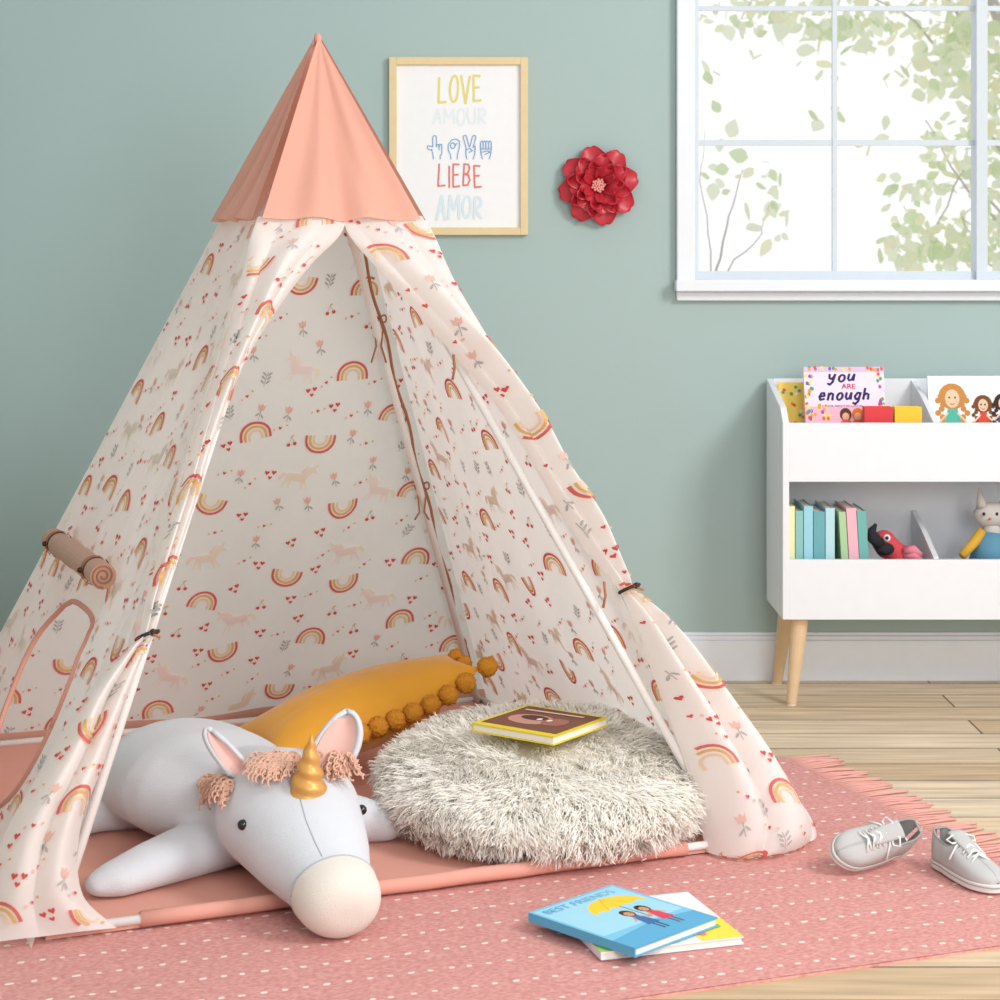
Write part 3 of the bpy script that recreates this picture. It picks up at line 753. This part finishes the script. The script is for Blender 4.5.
# ---------- plush ----------
def blob(name,chains,m,parent=None,vox=.007,smooth=6,**kw):
    mb=MB()
    for ch in chains:
        for (p,r1),(q_,r2) in zip(ch,ch[1:]):
            p,q_=V(p),V(q_); n=max(2,int((q_-p).length/(min(min(r1) if hasattr(r1,'__len__') else r1,min(r2) if hasattr(r2,'__len__') else r2)*.22))+1)
            for k in range(n+1):
                f_=k/n
                if hasattr(r1,'__len__'): rr=[r1[i]+(r2[i]-r1[i])*f_ for i in range(3)]
                else: rr=r1+(r2-r1)*f_
                mb.ell(p.lerp(q_,f_),rr,m,nu=20,nv=14)
    o=mk(mb,name); bpy.context.view_layer.objects.active=o
    md=o.modifiers.new('r','REMESH'); md.mode='VOXEL'; md.voxel_size=vox; md.use_smooth_shade=True
    if smooth: s_=o.modifiers.new('s','SMOOTH'); s_.factor=.5; s_.iterations=smooth
    bpy.context.view_layer.update()
    me=bpy.data.meshes.new_from_object(o.evaluated_get(bpy.context.evaluated_depsgraph_get()))
    o.modifiers.clear(); o.data=me
    me.materials.clear(); me.materials.append(m)
    for p_ in me.polygons: p_.use_smooth=True; p_.material_index=0
    if parent: setparent(o,parent)
    props(o,**kw); return o
CRL=mat('coral_plush','#d8505a',.95,bump=.4,bscale=300); BLK=mat('black_plush','#2a2a30',.9); WHP=mat('white_plush_small','#f2efe9',.9)
bo=P(895,560,5.36); bo.z=.256
bird=empty('plush_bird',bo,label='coral red plush bird with black beak in the lower bin',category='stuffed toy')
def bp(px,py,Y=5.36): return P(px,py,Y)
blob('body',[[(V((bp(900,585).x,5.37,.315)),.050),(bp(903,560),.042)],[(bp(899,556),.03),(bp(887,545),.032)],[(bp(886,548),.03),(bp(884,542),.034)]],CRL,parent=bird,vox=.005)
mb=MB(); mb.tube([bp(880,545,5.32),bp(873,537,5.31),bp(872,530,5.31),bp(876,524,5.315)],[.016,.018,.012,.004],BLK,10)
mb.ell(bp(885,549,5.32),(.026,.02,.018),BLK); mk(mb,'beak',parent=bird,smooth=True,label='black curved felt beak')
mb=MB(); mb.ell(bp(887,538,5.325),(.010,.006,.010),WHP); mb.ell(bp(887,538,5.319),(.005,.004,.005),BLK); mk(mb,'eye',parent=bird,smooth=True)
mb=MB(); 
for dy in (0,5): mb.tube([bp(905,552+dy,5.33),bp(914,550+dy,5.32),bp(921,555+dy,5.32)],[.014,.014,.008],mat('pink_plush','#e98a9a',.95),8)
mk(mb,'wing',parent=bird,smooth=True,label='pink wing')
co=P(988,560,5.36); co.z=.256
CG=mat('grey_plush','#c4bfba',.95); CBL=mat('blue_knit','#5f93ad',.95); CY=mat('mustard_knit','#d9a83e',.95)
cat=empty('plush_cat',co,label='grey plush cat in blue and mustard outfit in the lower bin',category='stuffed toy')
blob('body',[[(V((bp(992,590).x,5.37,.312)),.050),(bp(992,560),.045)],[(bp(992,560),.04),(bp(992,530),.028)]],CG,parent=cat,vox=.005)
blob('head',[[(bp(989,515),(.044,.036,.036)),(bp(998,515),(.044,.036,.036))]],CG,parent=cat,vox=.005)
for ex,tx in ((982,979),(1003,1007)):
    mb=MB(); mb.tube([bp(ex,507,5.35),bp((ex+tx)/2,498,5.35),bp(tx,488,5.35)],[.016,.011,.002],CG,8); mk(mb,'ear',parent=cat,smooth=True)
mb=MB(); mb.tube([bp(992,533,5.36),bp(991,545,5.355),bp(990,566,5.35)],[.034,.048,.062],CBL,18); mk(mb,'dress',parent=cat,smooth=True,label='blue knitted dress')
mb=MB(); mb.tube([bp(982,532,5.35),bp(972,545,5.33),bp(962,556,5.31)],[.016,.014,.012],CY,10); mk(mb,'sleeve',parent=cat,smooth=True,label='mustard sleeve')
mb=MB(); 
for x in (984,997): mb.ell(bp(x,514,5.325),(.004,.004,.005),BLK,nu=8,nv=6)
mb.ell(bp(990,519,5.322),(.004,.003,.003),CRL,nu=8,nv=6); mk(mb,'face',parent=cat,smooth=True)

# ================= books on rug =================
zr=.0085
def gbook(pa,pb,pc,z,t,col,dr,label):
    def g(px,py,zz): Y=F*(H-zz)/(py-HZ); return V(((px-500)*Y/F,Y,zz))
    a,b,c=[g(p[0],p[1],z+t) for p in (pa,pb,pc)]
    w=(b-a).length; h=(c-a).length; ctr=(b+c)/2; ctr.z=z
    M=frame3(ctr,b-a,c-a); return book('book',w,h,t,M,col,coverD(dr),label=label,group='picture books on the rug')
def b2(d):
    d.rect(flat('#a9cf6a'),-.5,-.5,-.1,.1); d.rect(flat('#f2d94e'),.2,-.5,.5,-.1)
    for k in range(14): d.ell(flat(random.choice(['#e87f9a','#f2d94e','#8cc4e0','#8cbf5a'])),random.uniform(-.4,.45),random.uniform(-.45,-.2),.03,.04,n=9)
gbook((594,953),(737,937),(560,905),zr,.014,'#eef0f2',b2,'white picture book with pink, green and yellow cover on the rug')
def b1(d):
    d.rect(flat('#7cc3e2'),-.5,-.5,.5,.5); d.rect(flat('#a2d6ea'),-.47,-.2,.47,.47)
    d.poly(flat('#5da9d0'),[(-.5,-.5),(.5,-.5),(.5,-.28),(.1,-.22),(-.5,-.30)])
    ye=flat('#f3cf3c'); d.poly(ye,[(-.16,.12)]+[(.14+.30*math.cos(a),.12+.22*math.sin(a)) for a in [math.pi*k/14 for k in range(14,-1,-1)]])
    for x in (-.08,.06,.2,.34): d.ell(flat('#a2d6ea'),x,.11,.07,.035)
    for x in (.0,.14,.28): d.line(flat('#d9b02c'),[(.14,.34),(x,.13)],.008)
    d.line(flat('#7a5030'),[(.14,.14),(.14,-.14)],.012)
    for x,hc,cc,lc in ((.05,'#4a3026','#3f6fa8','#2f3a5a'),(.23,'#2c2020','#d9485a','#6a3c58')):
        d.poly(flat(cc),[(x-.035,-.06),(x+.035,-.06),(x+.07,-.26),(x-.07,-.26)])
        d.ell(flat(hc),x,-.005,.06,.07); d.ell(flat('#d99a74'),x,-.02,.04,.045)
        for sg in (-1,1): d.line(flat('#d99a74'),[(x+sg*.035,-.09),(x+sg*.085,-.16)],.02); d.line(flat(lc),[(x+sg*.022,-.26),(x+sg*.022,-.37)],.02)
        for sg in (-1,1): d.ell(flat('#2a1c18'),x+sg*.016,-.015,.005,.007,n=7)
    d.text(flat('#6fb4d6'),'BEST FRIENDS',-.02,.40,.08,.80)
gbook((636,948),(719,917),(527,913),zr+.0165,.016,'#58abd0',b1,'blue picture book with a yellow umbrella cover lying on another book')

# ================= pouf =================
FUR=mat('cream_fur','#fffdf8',.9,trans=.3); FUR2=mat('cream_fur_warm','#fffaf0',.9,trans=.3)  # second, slightly warmer cream for the base and every third blade
pc=V(((545-500)*4.11/F,4.11,.02)); R0,HH=.332,.160
PT=Matrix.Translation(pc)@Matrix.Rotation(math.radians(6),4,'X')@Matrix.Translation(-pc)
def tp_(p):
    p=PT@p; p.z=max(p.z+.012,.024); return p
mb=MB()
def psurf(a,b):
    cb,sb=max(0,math.cos(b)),math.sin(b)
    k=cb**.66; kz=(abs(sb)**.85)*(1 if sb>0 else -1)
    return tp_(pc+V((R0*k*math.cos(a),R0*k*math.sin(a),HH/2+HH/2*kz)))
mb.grid(lambda u,v:psurf(u*2*math.pi,(v-.5)*math.pi*.999),48,24,FUR2,None,True)
zt=.236
def g3(px,py,zz): Y=F*(H-zz)/(py-HZ); return V(((px-500)*Y/F,Y,zz))
ba,bb,bc_=g3(478,724,zt),g3(560,738,zt),g3(522,704,zt)
bctr=(bb+bc_)/2
rnd=random.Random(3)
for c_ in range(5600):
    a=rnd.random()*2*math.pi
    b=math.asin(rnd.uniform(0,1)**.9) if rnd.random()<.72 else math.asin(rnd.uniform(-.85,.3))
    p=psurf(a,b)
    n=(p-(pc+V((0,0,HH*.25)))); n=V((n.x*.55,n.y*.55,n.z*1.6)).normalized()
    sw=noise.noise(p*8)*2.4; swirl=V((math.cos(sw+a),math.sin(sw+a),0))
    d0=(n*.50+swirl*.70+V((rnd.gauss(0,.20),rnd.gauss(0,.20),rnd.gauss(0,.14)))+V((0,0,-.22))).normalized()
    Lc=rnd.uniform(.030,.048)
    if (V((p.x,p.y,0))-V((bctr.x,bctr.y,0))).length<.12 and n.z>.5: Lc*=.6
    tip=p+d0*Lc+V((0,0,-.007))
    for k in range(9):
        o_=V((rnd.gauss(0,.010),rnd.gauss(0,.010),rnd.gauss(0,.006 if n.z<.6 else .001)))
        b0=p+o_-n*.003; t_=tip+o_*.5+V((rnd.gauss(0,.003),rnd.gauss(0,.003),rnd.gauss(0,.003)))
        if t_.z<.024: t_.z=.024+rnd.random()*.01
        dd=t_-b0; sd=dd.cross(n+V((rnd.gauss(0,.2),rnd.gauss(0,.2),rnd.gauss(0,.2)))).normalized()*.0013
        mid=b0+dd*.5+n*.009+V((rnd.gauss(0,.002),rnd.gauss(0,.002),0))
        q1=b0+dd*.8+n*.005
        mb.add([b0-sd,b0+sd,mid+sd*.9,mid-sd*.9,q1+sd*.6,q1-sd*.6,t_],[(0,1,2,3),(3,2,4,5),(5,4,6)],FUR if k%3 else FUR2)
mk(mb,'pouf',smooth=True,label='round shaggy cream faux fur floor pouf in the tent',category='pouf')
def b3(d):
    d.rect(flat('#e9d23c'),-.5,-.5,.5,.5); d.rect(flat('#7c5340'),-.46,-.40,.46,.46)
    d.ell(flat('#c9938a'),-.1,-.02,.26,.2); d.ell(flat('#5a3a2c'),-.1,.05,.16,.1); d.ell(flat('#a56b5c'),.18,.0,.14,.16)
    d.ell(flat('#f2e9dc'),-.02,.02,.03,.04); d.ell(flat('#f2e9dc'),.1,.02,.03,.04)
    d.line(flat('#e9c7bd'),[(-.38,.30),(.3,.34)],.05)
M=frame3(V((bctr.x,bctr.y,zt-.018)),bb-ba,bc_-ba)
book('book',(bb-ba).length,(bc_-ba).length,.018,M,'#e3cb35',coverD(b3),label='brown and yellow picture book lying on the fur pouf')

# ================= cushion =================
MUS=mat('mustard_velvet','#e2a030',.8,noisy=.06,nscale=30,sheen=.3,bump=.1,bscale=300)
nl=P(270,774,4.30); nr=P(482,692,4.56)
uu=(nr-nl).normalized(); vv=V((-.45,.88,.06)); vv=(vv-uu*vv.dot(uu)).normalized(); ww=uu.cross(vv)
hu,hv,ht_=(nr-nl).length/2,.135,.088
cc=(nl+nr)/2+vv*hv+V((0,0,.010))
def cpos(a,b,h=0):
    tap=1-.45*max(0,a)**2
    return cc+uu*(a*hu*(1-.09*(1-b*b)))+vv*((b*tap-(1-tap))*hv*(1-.12*(1-min(1,a*a))))+ww*h+V((0,0,.05*max(0,a)**3+.012*max(0,-a)**3))
mb=MB()
def pil(sg):
    def fn(u,v):
        a,b=u*2-1,v*2-1; k=(max(0,1-abs(a)**2.0)*max(0,1-abs(b)**2.2))**.62
        h_=ht_*k+.005*noise.noise(V((a*3,b*3,sg)))*k
        return cpos(a,b,h_*sg)
    return fn
mb.grid(pil(1),48,36,MUS); mb.grid(pil(-1),48,36,MUS)
cush=empty('cushion',cc-V((0,0,.1)),label='mustard cushion with pompom trim leaning in the tent',category='cushion')
mk(mb,'cushion_cover',parent=cush,smooth=True)
edge=[(-.5+i*.166,-1) for i in range(9)]+[(1,-1),(1,-.2),(1,.6)]
POM=mat('mustard_yarn','#dd9430',.95,noisy=.2,nscale=200,bump=.8,bscale=260)
for (a_,b_) in edge:
    c0=cpos(a_,b_)+(uu*.008 if a_>=1 else V((0,0,0)))-(vv*.012 if b_<=-1 else V((0,0,0)))
    mb=MB(); R1=.0235 if b_==-1 else .018
    def pf(u,v):
        a=u*2*math.pi;b=(v-.5)*math.pi; dd=V((math.cos(b)*math.cos(a),math.cos(b)*math.sin(a),math.sin(b)))
        return c0+dd*(R1*(1+.25*noise.noise(dd*8+c0*30)))
    mb.grid(pf,30,20,POM,None,True)
    mk(mb,'pompom',parent=cush,smooth=True)

# ================= unicorn plush =================
UW=mat('white_plush','#d6d9df',.95,bump=.3,bscale=400,sheen=.15); UC=mat('cream_plush','#e2dbd1',.95,bump=.3,bscale=400,sheen=.12)
UP=mat('pink_satin','#e8bcb3',.7); GOLD=mat('gold_fabric','#d9a25a',.4,metal=.3); CURL=mat('curly_beige_yarn','#e0b59f',.9); SEAM=mat('seam_thread','#b6b8bf',.9)
uni=empty('plush_unicorn',(-.55,3.9,.02),label='large white plush unicorn lying on its belly in the tent',category='stuffed toy')
def PG(px,Y,z): return V(((px-500)*Y/F,Y,z))
hc=PG(288,3.70,.148); mz=PG(336,3.445,.076)
body=[[(PG(186,4.06,.130),(.190,.18,.112)),(PG(204,3.98,.132),(.190,.17,.114)),(PG(255,3.86,.122),(.13,.13,.098))],
      [(PG(255,3.86,.130),.108),(hc,.125)],
      [(hc,(.142,.12,.116)),(hc.lerp(mz,.45),(.114,.10,.094)),(hc.lerp(mz,.8),(.084,.080,.072)),(mz,(.073,.070,.064))],
      [(PG(222,3.80,.070),(.08,.065,.055)),(PG(160,3.69,.058),(.07,.055,.042)),(PG(118,3.615,.050),(.052,.045,.032)),(PG(102,3.60,.046),(.035,.035,.024))],
      [(PG(300,3.92,.080),.060),(PG(350,3.96,.065),.050),(PG(386,3.96,.056),.038)],
      [(PG(150,4.08,.08),.07),(PG(98,4.02,.060),.040),(PG(84,3.99,.055),.034)]]
bodyo=blob('body',body,UW,parent=uni,vox=.008,smooth=8,label='white plush body')
axh=(mz-hc).normalized()
mb=MB(); s1=axh.cross(V((0,0,1))).normalized(); s2=s1.cross(axh)
def mzf(u,v):
    a=u*2*math.pi; b=math.pi*.5*(1-v)
    z_=max(0,math.sin(b))**.75; r_=max(0,math.cos(b))**.66
    fwd=.072*z_-.012*v*v; rad=.0750*r_+.003*v
    return mz+axh*fwd+(s1*math.cos(a)*rad*1.03+s2*math.sin(a)*rad*.90)
mb.grid(mzf,40,20,UC,None,True)
ringp=[mz+axh*(-.012)+(s1*math.cos(t)*.0805+s2*math.sin(t)*.0703) for t in [2*math.pi*k/40 for k in range(41)]]
mb.tube(ringp,.0018,SEAM,5)
mk(mb,'muzzle',parent=uni,smooth=True,label='cream plush muzzle')
EYE=mat('black_eye','#15151a',.15,spec=.6)
bpy.context.view_layer.update()
mw_=bodyo.matrix_world.copy(); mi_=mw_.inverted()
def hit(px,py):
    o_=V((0,0,H)); d_=(P(px,py,1)-o_).normalized()
    r_=bodyo.ray_cast(mi_@o_,(mi_.to_3x3()@d_).normalized())
    return (mw_@r_[1],(mw_.to_3x3()@r_[2]).normalized()) if r_[0] else None
h_=hit(243,825)
e_a=h_[0]; mir=e_a-s1*(2*(e_a-hc).dot(s1)); r_=bodyo.closest_point_on_mesh(mi_@mir)
for p_,n_ in ((h_[0],h_[1]),(mw_@r_[1],(mw_.to_3x3()@r_[2]).normalized())):
    mb=MB(); mb.ell(p_+n_*.001,.0100,EYE,nu=14,nv=10); mk(mb,'eye',parent=uni,smooth=True,label='glossy black eye')
pts=[]
path=[(300,798),(306,820),(315,842),(324,860)]
for (x0_,y0_),(x1_,y1_) in zip(path,path[1:]):
    for k in range(5):
        h_=hit(x0_+(x1_-x0_)*k/5,y0_+(y1_-y0_)*k/5)
        if h_: pts.append(h_[0]+h_[1]*.0002)
mb=MB().tube(pts,.0012,SEAM,5); mk(mb,'seam',parent=uni,smooth=True,label='stitched head seam')
def horn(base,tip,r):
    mb=MB(); ax_=(tip-base).normalized()
    s1_=ax_.cross(V((1,0,0))).normalized(); s2_=ax_.cross(s1_)
    def fn(u,v):
        a=u*2*math.pi; rr=r*max(0,1-v)**.85*(1+.09*math.sin(a+v*26)); return base.lerp(tip,v)+(s1_*math.cos(a)+s2_*math.sin(a))*rr
    mb.grid(fn,28,60,GOLD,None,True); return mb
h_=hit(308,788); hb=h_[0]-h_[1]*.012
mk(horn(hb,P(312,734,hb.y-.015),.037),'horn',parent=uni,smooth=True,label='gold twisted fabric horn')
def ear(base,tip,side,face,wid):
    base,tip=V(base),V(tip); ax_=(tip-base); s_=V(side).normalized(); f_=V(face).normalized()
    def shp(sc_,off):
        def fn(u,v):
            v2=.03+.97*v if sc_==1 else .10+.78*v
            w=wid*sc_*(max(0,math.sin(math.pi*min(1,(v2*.78+.22))))**.6)
            a=(u-.5)*2
            return base+ax_*v2+s_*(w*a)-f_*(.018*(1-a*a)*sc_)+f_*off
        return fn
    mb=MB(); mb.grid(shp(1,0),14,18,UW); e=mk(mb,'ear',parent=uni,smooth=True,solid=.009)
    mb=MB(); mb.grid(shp(.76,.003),12,16,UP); g_=mk(mb,'ear_lining',smooth=True,label='pink satin ear lining')
    g_.parent=e; bpy.context.view_layer.update(); g_.matrix_parent_inverse=e.matrix_world.inverted()
ear(P(250,788,3.66),P(212,730,3.70),(.8,-.1,-.45),(.25,-1,.1),.056)
ear(P(328,772,3.66),P(346,711,3.70),(.95,.1,.18),(-.2,-1,.1),.050)
rnd=random.Random(11)
def cord(mb,c,n,out,L):
    pts=[]; N=26; ph=rnd.random()*6
    for k in range(N):
        f_=k/(N-1); base=c+n*(.016*math.sin(min(1,f_*1.6)*math.pi*.5))+out*(L*f_)+V((0,0,-.45*L*f_*f_))
        pts.append(base+V((math.cos(ph+f_*26),math.sin(ph+f_*26)*.5,math.sin(ph+f_*26)))*.0036)
    mb.tube(pts,.0022,CURL,5)
mb=MB()
for k in range(130):
    px=rnd.choice([rnd.uniform(264,300),rnd.uniform(262,292),rnd.uniform(322,346)]); py=rnd.uniform(756,770)
    h_=hit(px,py)
    if not h_: h_=(P(px,py,3.68),V((0,-.3,1)))
    out=V((rnd.gauss(-.25 if px<305 else .25,.45),-.75,-.10)).normalized()
    cord(mb,h_[0]+h_[1]*.002,h_[1],out,rnd.uniform(.028,.052))
mk(mb,'mane',parent=uni,smooth=True,label='pink-beige twisted yarn forelock')
mb=MB()
for k in range(44):
    px=rnd.uniform(212,236); py=rnd.uniform(776,790)
    h_=hit(px,py) or (P(px,py,3.72),V((-.4,-.5,.5)))
    cord(mb,h_[0]+h_[1]*.002,h_[1],V((rnd.gauss(-.4,.3),-.5,-.5)).normalized(),rnd.uniform(.022,.038))
mk(mb,'mane',parent=uni,smooth=True,label='pink-beige yarn tuft behind the ear')

# ================= shoes =================
SHU=mat('grey_canvas','#bfbfbe',.95,bump=.35,bscale=600,spec=.02); SOL=mat('white_rubber','#e2e1dd',.8,spec=.05); INS=mat('shoe_lining','#757372',.9); LAC=mat('white_lace','#eae9e6',.9,spec=.02); GR=mat('grey_trim','#a09e9c',.9)
def shoe(origin,direction,L,label,roll=0,lift=0):
    dx=V(direction).normalized(); dy=V((0,0,1)).cross(dx); M0=Matrix(((dx.x,dy.x,0,origin.x),(dx.y,dy.y,0,origin.y),(0,0,1,origin.z+lift),(0,0,0,1)))
    M0=M0@Matrix.Rotation(roll,4,'X')
    def wid(s):
        s=min(1,max(0,s)); b=.028+.009*math.sin(math.pi*min(1,max(0,(s-.25)/.9))); e=1
        if s<.16: e=math.sqrt(max(0,1-((.16-s)/.16)**2))
        if s>.74: e=math.sqrt(max(0,1-((s-.74)/.26)**2))
        return b*e
    def top(s):
        if s<.34: return .076-.020*math.sin(math.pi*s/.34*.5)
        if s<.5: return .056+.006*math.sin((s-.34)/.16*math.pi*.5)
        if s<.999: 
            f_=(s-.5)/.5; return .062-.030*f_**.75 
        return .032
    sh=empty('shoe',origin,label=label,category='shoe',group='canvas shoes on the rug')
    mb=MB(); ring=[]; n=48
    for k in range(n):
        a=2*math.pi*k/n; s=.5-.5*math.cos(a); y=wid(s)*(1 if math.sin(a)>0 else -1); ring.append((s*L,y))
    vs=[];lv=((0,.97),(.003,1.06),(.016,1.07),(.018,1.02))
    for z,sc_ in lv:
        for x,y in ring: vs.append(((x-L/2)*(1+(sc_-1)*.55)+L/2,y*sc_,z))
    fs=[tuple(range(n))[::-1],tuple(range(3*n,4*n))]
    for l in range(3):
        for k in range(n): fs.append((l*n+k,l*n+(k+1)%n,(l+1)*n+(k+1)%n,(l+1)*n+k))
    mb.add(vs,fs,SOL,M0); mk(mb,'sole',parent=sh,smooth=False,label='white rubber sole')
    mb=MB()
    def up(u,v):
        s=.002+.996*v; w=wid(s); tp=top(s)
        if s>.86: tp=.018+(tp-.018)*math.sqrt(max(0,1-((s-.86)/.14)**2))
        op=.92 if s<.30 else (.92*(1-((s-.30)/.22)) if s<.52 else 0)
        amin=0 if op<=0 else math.asin(min(.95,op*.82))
        if u<.5: a=-(math.pi/2+(amin-math.pi/2)*(u/.5))
        else: a=(amin+(math.pi/2-amin)*((u-.5)/.5))
        x=s*L; y=w*math.copysign(abs(math.sin(a))**.75,math.sin(a)) if abs(math.sin(a))>1e-6 else 0
        z=.015+(tp-.015)*abs(math.cos(a))**.6 if amin==0 else .015+(tp-.015)*min(1,(abs(math.cos(a))/max(.05,math.cos(amin))))**.6
        return (x,y,z)
    mb.grid(lambda u,v:up(u*.4999,v),14,40,SHU,M0); mb.grid(lambda u,v:up(.5001+u*.4999,v),14,40,SHU,M0)
    mk(mb,'upper',parent=sh,smooth=True,solid=.003,label='light grey canvas upper')
    mb=MB()
    rim=[up(.4999,.03+.47*k/14) for k in range(14,-1,-1)]+[up(.5001,.03+.47*k/14) for k in range(15)]
    mb.tube(rim,.0026,GR,6,M0)
    mb.tube([((x-L/2)*1.045+L/2,y*1.08,.012) for x,y in ring]+[((ring[0][0]-L/2)*1.045+L/2,ring[0][1],.012)],.0011,GR,5,M0)
    mk(mb,'trim',parent=sh,smooth=True,label='grey collar and sole stripe')
    mb=MB(); mb.grid(lambda u,v:((.04+.50*v)*L,(u-.5)*2*wid(.04+.50*v)*.9,.024),8,10,INS,M0); mk(mb,'insole',parent=sh,smooth=True,label='grey lining')
    mb=MB(); mb.grid(lambda u,v:((.30+.33*v)*L,(u-.5)*2*(.019-.004*v),.080-.025*v+.0035*(1-(2*u-1)**2)),8,10,SHU,M0); mk(mb,'tongue',parent=sh,smooth=True,solid=.003)
    mb=MB()
    for i in range(5):
        s=.38+.07*i; z=top(s)+.005
        for sg in (-1,1):
            mb.tube([(s*L,sg*.021,z-.007),(s*L+.004,0,z+.004),(s*L+.011,-sg*.021,z-.009)],.0022,LAC,6,M0)
    for sg in (-1,1):
        z=top(.40)+.010; mb.tube([((.41)*L,0,z),(.36*L,sg*.016,z+.008),(.38*L,sg*.032,z+.002),(.44*L,sg*.026,z-.002),(.43*L,0,z)],.0021,LAC,6,M0)
        mb.tube([((.42)*L,0,z),(.47*L,sg*.022,z-.006),(.50*L,sg*.042,z-.028)],.0021,LAC,6,M0)
    mk(mb,'laces',parent=sh,smooth=True,label='white tied laces')
    return sh
g1=G(902,864); g1.z=.009; t1=G(820,880)
shoe(g1,V((t1-g1).to_tuple()[:2]+(0,)),.180,'light grey canvas lace-up kids shoe tipped onto its side',roll=math.radians(-48),lift=.032)
g2=G(938,868); g2.z=.009
shoe(g2,V((.36,-.93,0)),.20,'light grey canvas lace-up kids shoe standing by the rug edge')

# ================= camera, lights =================
cam=bpy.data.cameras.new('camera'); co_=link(bpy.data.objects.new('camera',cam)); co_.location=(0,0,H); co_.rotation_euler=(math.pi/2,0,0)
cam.sensor_width=36; cam.lens=F/1000*36; cam.shift_y=-(500-HZ)/1000; sc.camera=co_
cam.dof.use_dof=True; cam.dof.focus_distance=4.4; cam.dof.aperture_fstop=9
w=bpy.data.worlds.new('world'); sc.world=w; w.use_nodes=True; nt=w.node_tree; bg=nt.nodes['Background']
tc=nt.nodes.new('ShaderNodeTexCoord'); sp=nt.nodes.new('ShaderNodeSeparateXYZ'); nt.links.new(tc.outputs['Generated'],sp.inputs[0])
r1=nt.nodes.new('ShaderNodeMapRange'); r1.inputs['From Min'].default_value=-.2; r1.inputs['From Max'].default_value=.6; r1.inputs['To Min'].default_value=.64; r1.inputs['To Max'].default_value=1.12
nt.links.new(sp.outputs[1],r1.inputs['Value']); nt.links.new(r1.outputs[0],bg.inputs['Strength']); bg.inputs['Color'].default_value=(.99,.99,1,1)
def area(name,loc,target,size,power,col=(1,1,1)):
    l=bpy.data.lights.new(name,'AREA'); l.size=size; l.energy=power; l.color=col; o=link(bpy.data.objects.new(name,l)); o.location=loc
    o.rotation_euler=(V(target)-V(loc)).to_track_quat('-Z','Y').to_euler(); return o
area('key_light',(3.0,1.9,3.0),(0,4.6,.6),1.2,112,(1,.985,.965))
area('fill_light',(1.2,.2,1.6),(-.3,4.3,.5),1.3,62,(1,.972,.955))
